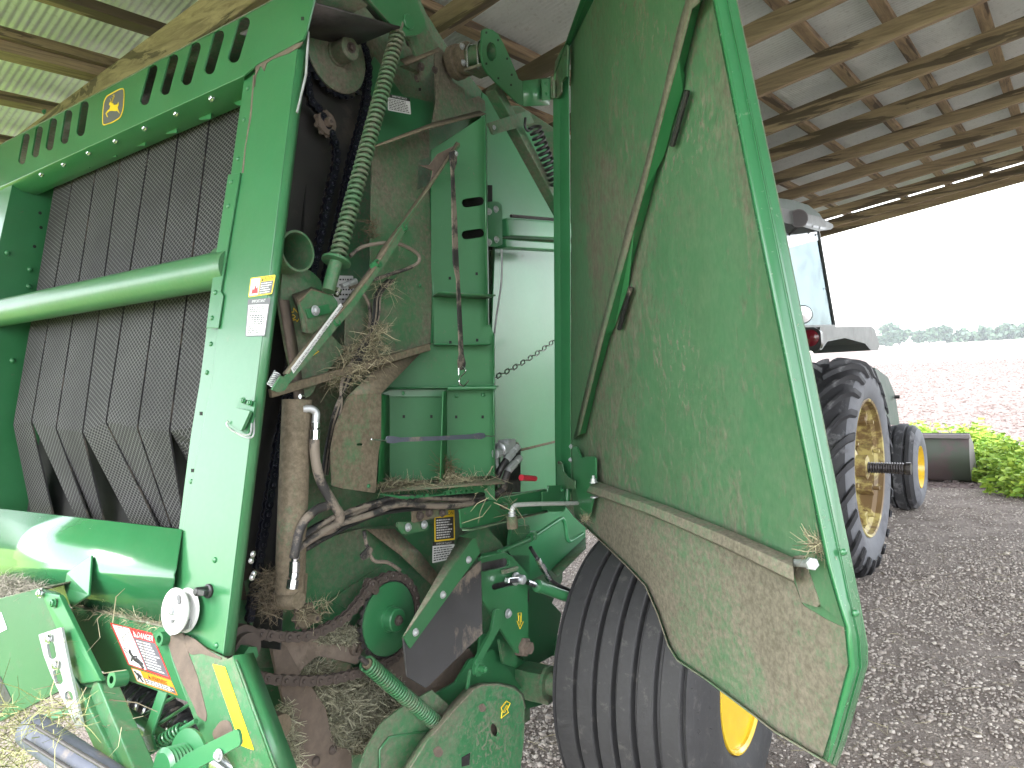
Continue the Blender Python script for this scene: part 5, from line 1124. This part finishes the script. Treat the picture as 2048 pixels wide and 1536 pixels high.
for q in ((1687,1104),(1711,1226)):
    p=DR(.02)(*q); inst(shared('rivet_door',_rivet,M['door_edge']),'rivet',p-Vector((.2,1,0)).normalized()*.001,-FWD,door,sc=.0065)
ol=[(1143,985),(1141,900),(1141,500),(1138,170),(1141,90),(1188,0),(1240,-100)]; il=[(1112,985),(1110,900),(1108,500),(1106,172),(1108,150),(1161,0),(1207,-100)]
surf('door_hinge_channel',[[DR(0)(*q) for q in ol],[DR(.018)(*mid(a,b,.5)) for a,b in zip(ol,il)],[DR(.021)(*mid(a,b,.60)) for a,b in zip(ol,il)],[DR(.040)(*q) for q in il]],G,door,smooth=25,th=.003,bev=.001)
be=[(1112,985),(1149,1032),(1203,1082),(1249,1126),(1290,1169),(1315,1227),(1336,1289),(1354,1318),(1410,1355),(1505,1426),(1547,1459),(1671,1532)]
surf('door_bottom_flange',[[DR(.0)(*q) for q in be],[DR(.018)(*q)-ZZ*.004 for q in be]],M['door_low'],door,smooth=40,th=.003)
# diagonal brace
fold=Z_=ZC((1215,-120),(1190,20),(1140,60),(1050,400),(960,720),(800,1350),(750,1536))+ZD((440,620),(305,1170))
left=ZC((1120,-120),(1095,30),(1065,120),(985,450),(930,700),(780,1280),(700,1536))+ZD((395,690),(272,1195))
surf('door_brace_flange',[[DR(.030)(*q) for q in left],[DR(.038)(*q) for q in fold]],M['door_low'],door,smooth=30,th=.003)
surf('door_brace_back',[[DR(.002)(*q) for q in left],[DR(.030)(*q) for q in left]],GM,door,smooth=30,th=.003)
webL=[DR(.038)(*q) for q in ZC((1215,-120),(1190,20),(1140,60),(1050,400),(960,720),(800,1350),(750,1536))+ZD((440,620),(305,1170))]
rp_=ZC((1240,-120),(1205,20),(1190,60),(1105,400),(1080,490),(1092,510),(1078,620),(1022,800),(968,1000),(952,1060),(925,1078),(915,1100),(850,1370),(805,1536))+ZD((585,265),(590,280),(578,345),(500,575),(475,625),(400,900),(340,1160),(305,1172))
wl=list(webL); allp=wl+[DR(.006)(*q) for q in rp_[::-1]]
quad3n=MB(); nn_=(allp[2]-allp[5]).cross(allp[-3]-allp[5]).normalized(); nn_=nn_ if (CAMP-allp[5]).dot(nn_)>0 else -nn_
quad3n.prism(allp,nn_,.003); bw=quad3n.build('door_brace_web',M['box'],door)
for a,b,st_ in (((ZC((1108,622))[0]),(ZC((1004,995))[0]),1),((ZD((590,350))[0]),(ZD((526,580))[0]),0)):
    m=MB(); m.tube([DR(.014)(*a),DR(.014)(*b)],.0075,12); m.tube([DR(.02)(*a)+DDIR*.004,DR(.02)(*b)+DDIR*.004],.005,10); m.build('rubber_sleeve',M['hose_clean'],door,smooth=40)
plate('lettered_strip',DR(.003),[(1629,1022),(1637,1024),(1650,1078),(1640,1078)],M['black_plastic'],door,th=.001,bev=0)
# hinge brackets
plate('door_hinge_bracket',DR(.034),ZC((205,420),(240,350),(275,300),(290,310),(285,520),(248,560),(248,630),(225,665),(185,675),(180,640)),GM,door,th=.006,bev=.001,holes=[sq(1129,111,1.2),sq(1126,153,1.2)],hr=0)
m=MB(); cyl(m,DR(.045)(1108,160),DR(.045)(1108,196),.006,10); m.build('hinge_pin',GM,door,smooth=40)
plate('lower_hinge_bracket',DR(.03),ZA((1065,180),(1110,195),(1150,290),(1175,280),(1260,278),(1275,295),(1278,470),(1262,600),(1222,805),(1160,795),(1135,700),(1085,500),(1085,320)),GF,door,th=.006,r=.003,bev=.0015)
plate('hinge_gusset',DR(.045),ZA((940,325),(965,320),(985,345),(995,410),(1035,460),(1095,490),(1095,560),(945,560),(935,480)),GM,door,th=.005,bev=.001)
for q in ZA((1065,188),(1060,305)): bolt(q,DR(.032),door,.007,'galv')
bolt(ZA((958,328))[0],DR(.048),door,.005,'chain')
# stay bar across the door
t0=[(1191,962),(1340,1014),(1470,1066),(1586,1116)]; t1=[(1180,972),(1298,1010),(1440,1068),(1586,1133)]; t2=[(1174,982),(1298,1026),(1440,1088),(1588,1161)]
sbar=surf('door_stay_channel',[[DR(.022)(*q) for q in t0],[DR(.05)(*q) for q in t1],[DR(.052)(*q) for q in t2],[DR(.03)(*q)-ZZ*.004 for q in t2]],M['door_low'],door,smooth=20,th=.003,bev=.001)
m=MB(); c=DR(.045)(1187,962); m.lathe(c-ZZ*.006,ZZ,[(.014,0),(.014,.003),(.010,.003),(.010,.014),(.005,.014),(.005,.024)],6); m.lathe(c-ZZ*.055,ZZ,[(.013,0),(.013,.004)],14); m.build('stay_bolt',M['galv'],sbar,smooth=30)
plate('latch_plate',DR(.012),ZB((1285,525),(1300,512),(1345,508),(1350,530),(1425,745),(1410,760),(1335,735),(1310,640)),M['door_low'],door,th=.008,r=.003,bev=.002)
plate('latch_plate_inner',DR(.010),ZB((1340,510),(1400,490),(1455,485),(1490,560),(1530,700),(1540,840),(1480,790),(1425,750),(1355,545)),M['door'],door,th=.006,r=.004,bev=.001)
a=DR(.02)(*ZB((1305,545))[0]); b=DR(.062)(*ZB((1382,550))[0]); m=MB(); m.tube([a,b],.0075,14); m.lathe(b,(b-a),[(.012,-.002),(.012,.012),(.010,.014)],6); m.build('latch_pin',M['galv'],door,smooth=30)

# ================================================================== baler wheel
wc=O0+LON*1.545+OUT*.035; wc.z=.52
Rw=.52; Wd=.54
wheel_e=None
pr=[]
def rib(h0,h1,r):
    g=.0095; return [(Rw-.030,h0+g*.6),(r-.004,h0+g),(r,h0+g+.004),(r,h1-g-.004),(r-.004,h1-g),(Rw-.030,h1-g*.6)]
pr+=[(.215,.035),(.25,.015),(.33,-.005),(.42,.0),(.475,.018),(.505,.035)]
hs_=[.04,.125,.20,.27,.34,.415,.50]; cr=[.512,.518,.521,.521,.518,.511]
for i in range(6): pr+=rib(hs_[i],hs_[i+1],cr[i])
pr=[p for p in pr]
pr+=[(.500,.507),(.48,.522),(.455,.530),(.43,.538),(.35,.548),(.30,.545),(.27,.535),(.25,.522),(.244,.510),(.23,.50),(.22,.485)]
m=MB(); m.lathe(wc,OUT,pr,96,caps=False); bt=m.build('wheel_tyre',M['tyre'],baler,smooth=28)
m=MB(); m.lathe(wc,OUT,[(.244,.512),(.249,.520),(.247,.530),(.240,.531),(.231,.522),(.229,.480),(.224,.470),(.206,.455),(.203,.415),(.198,.405),(.178,.392),(.176,.33),(.19,.27),(.17,.26),(.12,.262),(.10,.27),(.07,.27),(.07,.33),(.0,.335)],64); rm=m.build('wheel_rim',M['yellow'],baler,smooth=35)
for k in range(8):
    a=2*math.pi*k/8; bolt(wc+OUT*.265+(LON*math.cos(a)+ZZ*math.sin(a))*.088,OUT,rm,.012,'galv','wheel_nut')
# rubber whiskers and lettering blocks on the sidewall
P=[];D=[];LN=[];WD_=[]
r=random.Random(9)
for i in range(260):
    a=r.uniform(0,6.28); q=r.choice([(.505,.503),(.492,.515),(.46,.53),(.245,.522),(.235,.51),(.40,.545)]); e=LON*math.cos(a)+ZZ*math.sin(a)
    P.append(tuple(wc+OUT*q[1]+e*q[0])); dd=OUT+e*.4; D.append(tuple(dd)); LN.append(r.uniform(.006,.014)); WD_.append(.0012)
blades('rubber_whiskers',P,D,LN,WD_,M['tyre'],bt,seed=2)
t_e=bt
m=MB(); a=wc-OUT*.25; cyl(m,a,wc+OUT*.30,.045,24); m.build('wheel_axle',GM,baler,smooth=40)
# the far side wheel of the baler, same kind
cpw=bt.copy(); COL.objects.link(cpw); cpw.location=TRA*2.45; BASE[cpw.name]=BASE[bt.name]
cpr=rm.copy(); COL.objects.link(cpr); cpr.location=TRA*2.45
# bottom hull of the baler behind: closes the chamber, hides sky through the machine
m=MB(); 
c0=O0-OUT*.9
m.prism([c0-OUT*.66+LON*x+ZZ*z for x,z in ((.75,2.5),(2.2,2.75),(2.9,2.2),(3.0,1.3),(2.4,.8),(1.5,.6),(.5,.6))],-OUT,.02); m.build('far_side_wall',GM,baler)
pts=[(.75,2.6),(1.6,2.78),(2.3,2.7),(2.9,2.2),(3.05,1.3),(2.4,.8)]
surf('tailgate_shell',[[O0+OUT*-1.55+LON*x+ZZ*z for x,z in pts],[O0+OUT*-.27+LON*x+ZZ*z for x,z in pts]],GM,baler,smooth=40)

# ================================================================== chaff, hay and straw
def in2(pt,poly):
    x,y=pt; c=False; n=len(poly)
    for i in range(n):
        x1,y1=poly[i]; x2,y2=poly[(i+1)%n]
        if (y1>y)!=(y2>y) and x<(x2-x1)*(y-y1)/(y2-y1)+x1: c=not c
    return c
def hay(name,label,pls,poly,n,L,Wb,mat,seed,bias=None,cat='hay',parent=None):
    r=random.Random(seed); xs=[p[0] for p in poly]; ys=[p[1] for p in poly]; P=[];D=[];A=[];B=[]
    while len(P)<n:
        q=(r.uniform(min(xs),max(xs)),r.uniform(min(ys),max(ys)))
        if not in2(q,poly): continue
        pl=pls(q,r) if callable(pls) and not isinstance(pls,Pl) else pls
        p=pl(*q); P.append(tuple(p))
        d=Vector((r.gauss(0,1),r.gauss(0,1),r.gauss(0,.7)))
        if bias is not None: d=d.normalized()+Vector(bias)
        D.append(tuple(d)); A.append(r.uniform(*L)); B.append(r.uniform(*Wb))
    o=blades(name,P,D,A,B,mat,parent,seed=seed,bend=.5)
    if parent is None and label: tag(o,label,cat)
    return o
def jit(f,a,b): return lambda q,r: f(r.uniform(a,b))
CH=M['chaff']; SW=M['straw']
hay('hay_pile','pale chopped hay heaped under the lower spring behind the dusty blade',lambda q,r:S(-.185+.015*math.sin(q[0]*.05)*math.cos(q[1]*.06)+r.uniform(-.01,.02)),Z8((500,1110),(760,1040),(900,1060),(1000,1160),(960,1230),(850,1290),(800,1400),(680,1440),(600,1390),(590,1240),(510,1150)),9000,(.012,.045),(.0012,.003),CH,31)
plate('hay_bed',S(-.20),Z8((440,1000),(760,1000),(1020,1120),(960,1260),(800,1460),(600,1480),(540,1200)),simple('hay_bed_mat',(.10,.09,.05),.95,0,.5,60,1),baler,th=.003)
hay('hay_pile','chaff scattered at the left edge of the dusty blade low on the machine',jit(S,-.17,-.11),Z8((320,1200),(370,1180),(420,1420),(440,1536),(330,1536)),900,(.012,.04),(.0012,.0025),CH,32)
hay('hay_pile','chopped hay lying on the dusty tensioner arm inside the lower chain',jit(S,-.164,-.145),Z8((520,830),(600,790),(730,785),(745,860),(690,880),(600,870),(530,870)),1500,(.008,.028),(.001,.0022),CH,33)
hay('hay_tuft','short hay between the tensioner arm and the lower run of chain',jit(S,-.19,-.17),Z8((440,1010),(520,960),(560,1000),(600,1060),(480,1060)),600,(.02,.06),(.001,.002),CH,34)
hay('hay_tuft','fine hay packed around the foot of the dusty hydraulic cylinder',jit(S,-.12,-.06),Z8((220,480),(320,470),(330,600),(320,730),(220,720),(200,600)),700,(.01,.05),(.0008,.0016),simple('dull_hay',(.12,.095,.06),.9,0,.4,50,.2),35)
hay('hay_tuft','small tuft of hay caught on the take-up sprocket',jit(S,-.14,-.10),Z8((420,690),(480,680),(590,640),(560,720),(480,760),(430,750)),160,(.02,.05),(.001,.002),SW,36)
hay('hay_pile','dry hay lying on the sloping ledge below the clevis bracket',jit(S,-.14,-.03),Z5((560,700),(660,640),(850,680),(840,740),(760,790),(700,860),(600,900),(470,910),(520,820)),800,(.015,.06),(.0009,.0018),SW,37)
hay('hay_tuft','spiky tuft of straw hanging in the cables beside the twine box',jit(S,-.10,-.02),Z5((710,560),(780,550),(840,580),(800,640),(740,680),(700,640)),130,(.03,.075),(.0009,.0018),SW,38)
hay('hay_tuft','thin strands of hay caught round the cable connector by the threader arm',jit(S,-.08,-.03),Z5((740,300),(870,290),(880,380),(800,420),(740,360)),60,(.02,.07),(.0008,.0014),SW,39)
hay('hay_tuft','little hay wisp below the top of the dusty twine box panel',jit(S,-.12,-.10),Z2((690,1290),(720,1280),(740,1400),(700,1400)),120,(.015,.05),(.0008,.0014),simple('dull_hay2',(.14,.10,.06),.9,0,.4,50,.2),40)
hay('hay_pile','chaff on the floor of the left compartment of the twine box',jit(BX,.01,.16),Z5((760,1440),(900,1425),(1110,1450),(1105,1466),(770,1468)),700,(.01,.05),(.0009,.002),SW,41)
hay('hay_pile','chaff on the floor of the right compartment of the twine box',jit(BX,.01,.15),Z5((1120,1400),(1180,1385),(1250,1410),(1390,1425),(1380,1436),(1130,1450)),450,(.012,.05),(.0009,.002),SW,42)
hay('hay_tuft','brown hay piled in the corner against the divider of the twine box',jit(BX,.01,.08),Z5((1125,1330),(1165,1300),(1200,1380),(1190,1410),(1125,1410)),160,(.02,.07),(.0009,.0016),simple('dull_hay3',(.16,.12,.06),.9,0,.4,50,.2),43)
hay('straw_strands','long pale straw strands dangling from the valve beside the twine box',jit(S,.0,.05),ZA((370,350),(480,430),(560,560),(640,680),(660,760),(600,900),(480,800),(330,780),(300,600)),30,(.05,.13),(.0016,.0032),SW,44,bias=(0,0,-.9))
hay('straw_wisp','wisp of straw on top of the latch plate at the edge of the open door',jit(DR,.01,.03),ZB((1370,440),(1450,430),(1455,490),(1400,500)),130,(.02,.06),(.001,.002),SW,45)
hay('hay_line','line of hay along the top lip of the cross member behind the white pulley',lambda q,r:FC.off(0).__class__(FC.o-FN*r.uniform(0,.03),FC.n),Z7((420,595),(570,640),(650,630),(930,712),(920,738),(640,670),(430,625)),1000,(.01,.04),(.0008,.0016),SW,46)
hay('hay_line','chaff lying on the top of the drive shield at the left edge',lambda q,r:LB.__class__(LB.o-FN*r.uniform(0,.1),LB.n),Z7((-20,430),(150,465),(260,500),(150,530),(-20,560)),1600,(.01,.035),(.0008,.0018),simple('grey_chaff',(.26,.24,.2),.9,0,.4,50,.2),47)
hay('dry_grass','tangle of dry yellow grass hanging at the bottom left beside the windguard roller',jit(FR,.06,.30),[(-40,1420),(60,1395),(120,1400),(170,1440),(150,1470),(60,1480),(70,1560),(-40,1560)],550,(.03,.10),(.001,.0022),M['drygrass'],48)
hay('straw_strands','a few straws lying across the drive arms under the warning sign',jit(FR,.15,.2),Z7((350,600),(440,590),(900,720),(820,830),(760,1300),(1000,1280),(740,1340),(480,1300),(130,1240)),22,(.04,.10),(.0014,.0024),SW,49)
hay('straw_wisp','wisp of straw under the lower hinge bracket of the open door',jit(DR,.03,.05),ZA((1150,795),(1220,800),(1215,830),(1165,830)),80,(.012,.03),(.001,.0018),SW,50)
# short stalks and litter over the gravel
rg=np.random.default_rng(17); n=1400; r_=1.5+6*rg.random(n)**1.2; a=np.radians(rg.uniform(-4,40,n)); X=np.sin(a)*r_; Y=np.cos(a)*r_
o=blades('ground_litter',np.stack([X,Y,np.full(n,.02)],1),np.stack([rg.normal(size=n),rg.normal(size=n),rg.normal(size=n)*.08],1),rg.uniform(.02,.11,n),rg.uniform(.0015,.004,n),SW,seed=3); tag(o,'thin dry stalks littering the gravel and mud','straw')
# green turf seen low at the left and mirrored in the paint
n=16000; X=rg.uniform(-7,-1.5,n); Y=rg.uniform(-5,4.5,n)
k=inpoly(np.stack([X,Y],1),turf); X,Y=X[k],Y[k]; n=len(X)
o=blades('grass',np.stack([X,Y,np.zeros(n)],1),np.stack([rg.normal(size=n)*.4,rg.normal(size=n)*.4,np.ones(n)],1),rg.uniform(.05,.16,n),rg.uniform(.003,.006,n),M['drygrass'],seed=5); tag(o,'short yellow green grass at the open side of the shed','grass')

# ================================================================== TRACTOR
TH=az(38); TR=az(128)
def gpt(x,y,z): d=ray(x,y); return CAMP+d*((z-1.7)/d.z)
rc=gpt(1744,935,.80); fc=gpt(1843,934,.435)
TH=(Vector((fc.x,fc.y,0))-Vector((rc.x,rc.y,0))).normalized()*.5+TH*.5; TH.normalize(); TR=Vector((TH.y,-TH.x,0))
def TS(k): return Pl(rc+TR*k,TR)
tr=thing('tractor','old green tractor with a glazed cab and rusty yellow wheels parked behind the baler','tractor',(rc.x,rc.y,0))
def rear_tyre(c,sgn):
    ax=TR*sgn; R0=.775
    pf=[(.49,-.03),(.52,-.005),(.60,.012),(.68,.0),(.735,-.035),(.755,-.07),(.772,-.14),(.778,-.22),(.772,-.30),(.755,-.37),(.735,-.405),(.68,-.44),(.60,-.452),(.52,-.435),(.49,-.41)]
    m=MB(); m.lathe(c,ax,pf,72,caps=False); me_=m.build('rear_wheel',M['tyre_old'],tr,smooth=50)
    m=MB(); m.lathe(c,ax,[(.497,-.024),(.52,-.0035),(.60,.0135),(.68,.0015),(.715,-.02)],72,caps=False); m.build('tyre_sidewall',M['tyre_side'],me_,smooth=50)
    def lug(side):
        def fn(m):
            vs=[];T_=9
            for i in range(T_+1):
                t=i/T_; h=-.22+side*(.015+.205*min(t,.93)/.93); ph=-.46*t
                rb={0:.776,1:.774,2:.770,3:.766,4:.760,5:.756,6:.75,7:.735,8:.71,9:.655}[i]; ht={0:.035}.get(i,.036) if i<8 else (.028 if i==8 else .006); wd=.021+.012*t
                if i>=8: h=-.22+side*(.212 if i==8 else .236)
                for dw,dr in ((-wd,0),(-wd*.7,ht),(wd*.7,ht),(wd,0)):
                    rr=rb+dr; aa=ph+dw/rb; vs.append((rr*math.cos(aa),rr*math.sin(aa),h+(.012*side if (dr and i>=7) else 0)))
            fs=[]
            for i in range(T_):
                for k in range(3): fs.append((i*4+k,i*4+k+1,(i+1)*4+k+1,(i+1)*4+k))
                fs.append((i*4+3,i*4,(i+1)*4,(i+1)*4+3))
            fs+=[(0,1,2,3),(T_*4+3,T_*4+2,T_*4+1,T_*4)]
            m.add(vs,fs)
        return fn
    l1=shared('lug_outer',lug(1),M['tyre_old'],30); l2=shared('lug_inner',lug(-1),M['tyre_old'],30)
    nL=24
    for k in range(nL):
        for me2,of in ((l1,0),(l2,.5)):
            a=2*math.pi*(k+of)/nL; x=(TH*math.cos(a)+ZZ*math.sin(a)); inst(me2,'tread_lug',c,ax,me_,x)
    m=MB(); m.lathe(c,ax,[(.497,-.02),(.503,-.012),(.498,-.006),(.482,-.012),(.478,-.05),(.455,-.075),(.45,-.14),(.44,-.20),(.43,-.22)],64,caps=False); rim=m.build('rear_rim',M['yellow_rust'],me_,smooth=35)
    m=MB(); m.lathe(c,ax,[(.435,-.205),(.40,-.20),(.30,-.17),(.22,-.165),(.16,-.15),(.0,-.15)],56,caps=False); dk=m.build('rim_disc',M['yellow_rust'],rim,smooth=35)
    for k in range(8):
        a=2*math.pi*k/8+.2; e=TH*math.cos(a)+ZZ*math.sin(a); u=e.cross(ax); m=MB(); m.box(c-ax*.12+e*.40,e,u,ax,.045,.03,.055); m.lathe(c-ax*.06+e*.37,ax,[(.016,0),(.016,.045)],8); m.build('rim_lug',M['yellow_rust'],rim,bev=.004)
    m=MB(); m.lathe(c-ax*.16,ax,[(.13,0),(.13,.05),(.09,.06),(.09,.13),(.06,.135)],8); m.build('wheel_hub',M['yellow_rust'],rim,smooth=25)
    m=MB()
    pf=[(.038,-.12),(.038,-.02)]
    for i in range(14): pf+=[(.043,-.02+i*.017),(.034,-.0115+i*.017)]
    pf+=[(.045,.225),(.045,.255)]
    m.lathe(c,ax,pf,10); m.build('splined_axle',M['steel'],rim,smooth=20)
    return me_
rear_tyre(rc,1); rear_tyre(rc-TR*1.75,-1)
def front_tyre(c,sgn):
    ax=TR*sgn; pf=[(.20,-.02),(.235,0),(.30,.012),(.36,-.005),(.395,-.03),(.418,-.05),(.42,-.085),(.392,-.09),(.392,-.105),(.432,-.112),(.437,-.15),(.432,-.188),(.392,-.195),(.392,-.21),(.42,-.215),(.418,-.25),(.395,-.27),(.36,-.295),(.30,-.31),(.235,-.30),(.20,-.28)]
    m=MB(); m.lathe(c,ax,pf,64,caps=False); t_=m.build('front_wheel',M['tyre_old'],tr,smooth=35)
    m=MB(); m.lathe(c,ax,[(.215,-.009),(.235,.0015),(.30,.0135),(.36,-.0035),(.385,-.019)],64,caps=False); m.build('tyre_sidewall',M['tyre_side'],t_,smooth=40)
    m=MB(); m.lathe(c,ax,[(.21,-.012),(.212,-.002),(.205,-.002),(.195,-.03),(.18,-.06),(.178,-.12),(.15,-.14),(.08,-.13),(.07,-.06),(.0,-.055)],48,caps=False); m.build('front_rim',M['yellow'],t_,smooth=35); return t_
front_tyre(fc,1); front_tyre(fc-TR*1.55,-1)
# cab
def glassmat():
    m=bpy.data.materials.new('cab_glass'); m.use_nodes=True; t=m.node_tree; t.nodes.clear(); o=t.nodes.new('ShaderNodeOutputMaterial'); mx=t.nodes.new('ShaderNodeMixShader'); tp=t.nodes.new('ShaderNodeBsdfTransparent'); gl=t.nodes.new('ShaderNodeBsdfGlossy'); df=t.nodes.new('ShaderNodeBsdfDiffuse'); m2=t.nodes.new('ShaderNodeMixShader')
    tp.inputs[0].default_value=(.24,.30,.32,1); gl.inputs['Roughness'].default_value=.03; df.inputs[0].default_value=(.16,.21,.23,1)
    co=coords(t); n=noise(t,co,3,6,.7,.6); k=ramp(t,n,.42,.68,(.04,.04,.04,1),(.35,.35,.35,1))
    mx.inputs[0].default_value=.10; t.links.new(tp.outputs[0],mx.inputs[1]); t.links.new(gl.outputs[0],mx.inputs[2]); t.links.new(k,m2.inputs[0]); t.links.new(mx.outputs[0],m2.inputs[1]); t.links.new(df.outputs[0],m2.inputs[2]); t.links.new(m2.outputs[0],o.inputs[0]); return m
M['glass']=glassmat()
CS=TS(-.50)
plate('cab_window',CS,[(1500,436),(1634,459),(1667,651),(1500,651)],M['glass'],tr,th=.005,bev=0)
plate('window_tint_band',CS.off(.004),[(1500,436),(1634,459),(1640,480),(1618,484),(1595,491),(1572,497),(1500,497)],simple('tint_band',(.12,.16,.18),.2,0,.15,8,.02),tr,th=.001,bev=0)
for a,b,w_ in (((1634,455),(1668,652),.025),((1500,654),(1668,652),.02),):
    m=MB(); m.bar(CS(*a),CS(*b),w_,.03,TR); m.build('window_frame',M['tgrey'],tr,bev=.003)
for q in ((1586,458),(1601,462),(1616,466),(1630,470),(1649,577)): p=CS(*q); m=MB(); m.lathe(p,TR,[(.008,0.004),(.008,.012)],8); m.build('window_rivet',M['steel'],tr)
# further cab pillars, seat and far side
cr_=CS(1500,651); cf=CS(1667,651); cl=(cf-cr_).length; 
for k,s_ in ((0,-1.35),(cl,-1.35)):
    m=MB(); b0=cr_+(cf-cr_).normalized()*k+TR*s_; m.bar(b0,b0+ZZ*.85,.05,.05,TH); m.build('cab_pillar',M['tgrey'],tr,bev=.004)
CR=TS(-.36)
rf_=plate('cab_roof',CR,[(1500,388),(1585,400),(1617,410),(1640,428),(1645,438),(1500,405)],M['tgreen'],tr,th=1.6,r=.01,bev=.01)
vs_=plate('roof_visor',TS(-.33),[(1500,404),(1566,416),(1640,434),(1666,449),(1667,454),(1662,459),(1636,462),(1600,452),(1500,430)],M['tgrey'],tr,th=1.66,r=.01,bev=.006)
for (x,y) in ((1618,449),(1632,453),(1646,456)): plate('visor_vent',TS(-.327),[(x-5,y-3),(x+6,y-1),(x+4,y+4),(x-7,y+2)],M['black_plastic'],tr,th=.002,bev=0)
def lamp(q,k,rad,back):
    p=TS(k)(*q); ax=(CAMP-p); ax.z=0; ax.normalize(); ax=(ax+TR*.25).normalized()
    m=MB(); m.lathe(p,ax,[(.02,-.09),(rad*.8,-.06),(rad,-.01),(rad*1.04,0),(rad,.006)],28); l=m.build('work_lamp',M['steel'] if back else M['tgrey'],tr,smooth=40)
    m=MB(); m.lathe(p,ax,[(0,-.02 if back else .012),(rad*.9,.0065)],24); m.build('lamp_lens',simple('dull_lens',(.018,.009,.009),.4,0,.4,20,.1) if back else M['chrome'],l,smooth=60)
    m=MB(); m.tube([p-ax*.05,p-ax*.07-ZZ*.05,p-ax*.1-ZZ*.09-TR*.05],.008,8); m.build('lamp_bracket',M['steel'],l,smooth=40)
lamp((1597,437),-.30,.063,True); lamp((1606,629),-.30,.063,False)
# fender
FS=TS(-.05)
fd=plate('rear_fender',FS,[(1640,654),(1742,652),(1750,658),(1760,692),(1756,700),(1742,701),(1730,687),(1690,676),(1655,683),(1643,700),(1640,700)],M['tgrey'],tr,th=.42,r=.012,bev=.012)
fp0=FS(1640,680); TF=Pl(fp0-TH*.0,TH)
hs2=plate('tail_light_housing',Pl(fp0-TH*.02,TH),[(1560,655),(1630,655),(1641,663),(1643,690),(1636,702),(1560,702)],M['black_plastic'],tr,th=.05,r=.012,bev=.006)
c=Pl(fp0-TH*.022,TH)(1621,676); m=MB(); m.lathe(c,-TH,[(.052,0),(.052,.01),(.040,.018),(.0,.02)],28); m.build('tail_light',M['lens'],tr,smooth=40)
# loader frame, hood, axles
lf=plate('loader_frame',TS(-.35),[(1750,735),(1776,754),(1791,790),(1800,850),(1740,850)],M['tgreen'],tr,th=.03,bev=.004)
m=MB(); m.lathe(TS(-.34)(1789,794),TR,[(.02,0),(.02,.05)],12); m.build('loader_pin',M['steel'],tr,smooth=30)
cen=rc-TR*.875
def P3(f,l,z): q=cen+TH*f+TR*l; q.z=z; return q
m=MB(); m.box((P3(1.75,0,1.25)),TH,TR,ZZ,.85,.27,.28); m.build('hood',M['tgreen'],tr,bev=.05)
m=MB(); m.box((P3(.5,0,.95)),TH,TR,ZZ,1.0,.30,.30); m.box((P3(1.9,0,.75)),TH,TR,ZZ,.9,.2,.2); m.build('tractor_body',M['tgreen'],tr,bev=.03)
m=MB(); cyl(m,P3(0,-.7,.8),P3(0,.7,.8),.09,16); fx=(fc-cen).dot(TH); cyl(m,P3(fx,-.62,.5),P3(fx,.62,.5),.05,12); m.bar(P3(fx,-.4,.55),P3(fx,.4,.55),.12,.14,TH); m.build('axle_beam',M['steel'],tr,smooth=30)
# bucket
bq=gpt(1942,968,0); prof=[(.72,.02),(.12,.0),(.02,.05),(-.03,.30),(.0,.52),(.10,.58)]
def bp(l,f,z): q=bq-TR*l+TH*f; q.z=z; return q
BWD=1.9
M['bucket']=simple('worn_bucket_steel',(.085,.06,.058),.6,.2,.35,6,.3,(.045,.06,.04,1),.3); M['bucket_l']=simple('worn_bucket_edge',(.24,.21,.215),.6,.1,.25,8,.2)
bk=surf('loader_bucket',[[bp(0,f,z) for f,z in prof],[bp(BWD,f,z) for f,z in prof]],M['bucket'],tr,smooth=30,th=.012)
for l in (0,BWD):
    pts=[bp(l,f,z) for f,z in prof]+[bp(l,.45,.42)]; m=MB(); m.prism(pts,TR,.014); m.build('bucket_side',M['bucket_l'],bk,bev=.003)
m=MB(); m.bar(bp(-.01,.0,.555),bp(BWD,.0,.555),.03,.05,ZZ); m.build('bucket_lip',M['bucket_l'],bk,bev=.004)
for l in (-.42,.42):
    m=MB(); p1_=P3(1.2,l,1.30); ps=P3(0,l,0); 
    bl_=(bq-cen).dot(TR); q1=cen+TR*l+TH*((bq-cen).dot(TH)-.05); q1.z=.32
    m.bar(p1_,P3(1.75,l,1.15),.07,.12,ZZ); m.bar(P3(1.75,l,1.15),q1,.07,.12,ZZ); m.build('loader_arm',M['tgreen'],tr,bev=.01)

# nothing is scaled or parented to the camera; drop objects that ended up empty
for o in list(bpy.data.objects):
    if o.type=='MESH' and len(o.data.vertices)==0: bpy.data.objects.remove(o)

# ------------------------------------------------------------------ hazy air
m=MB(); m.box((0,0,5.75),Vector((1,0,0)),Vector((0,1,0)),ZZ,930,930,7.0); hzm=bpy.data.materials.new('hazy_air'); hzm.use_nodes=True; t=hzm.node_tree; t.nodes.clear()
o_=t.nodes.new('ShaderNodeOutputMaterial'); pv_=t.nodes.new('ShaderNodeVolumePrincipled'); pv_.inputs['Density'].default_value=.00042; pv_.inputs['Color'].default_value=(.86,.93,1,1); t.links.new(pv_.outputs[0],o_.inputs['Volume'])
hb_=m.build('haze',hzm,base=Vector((0,0,0))); hb_['kind']='stuff'
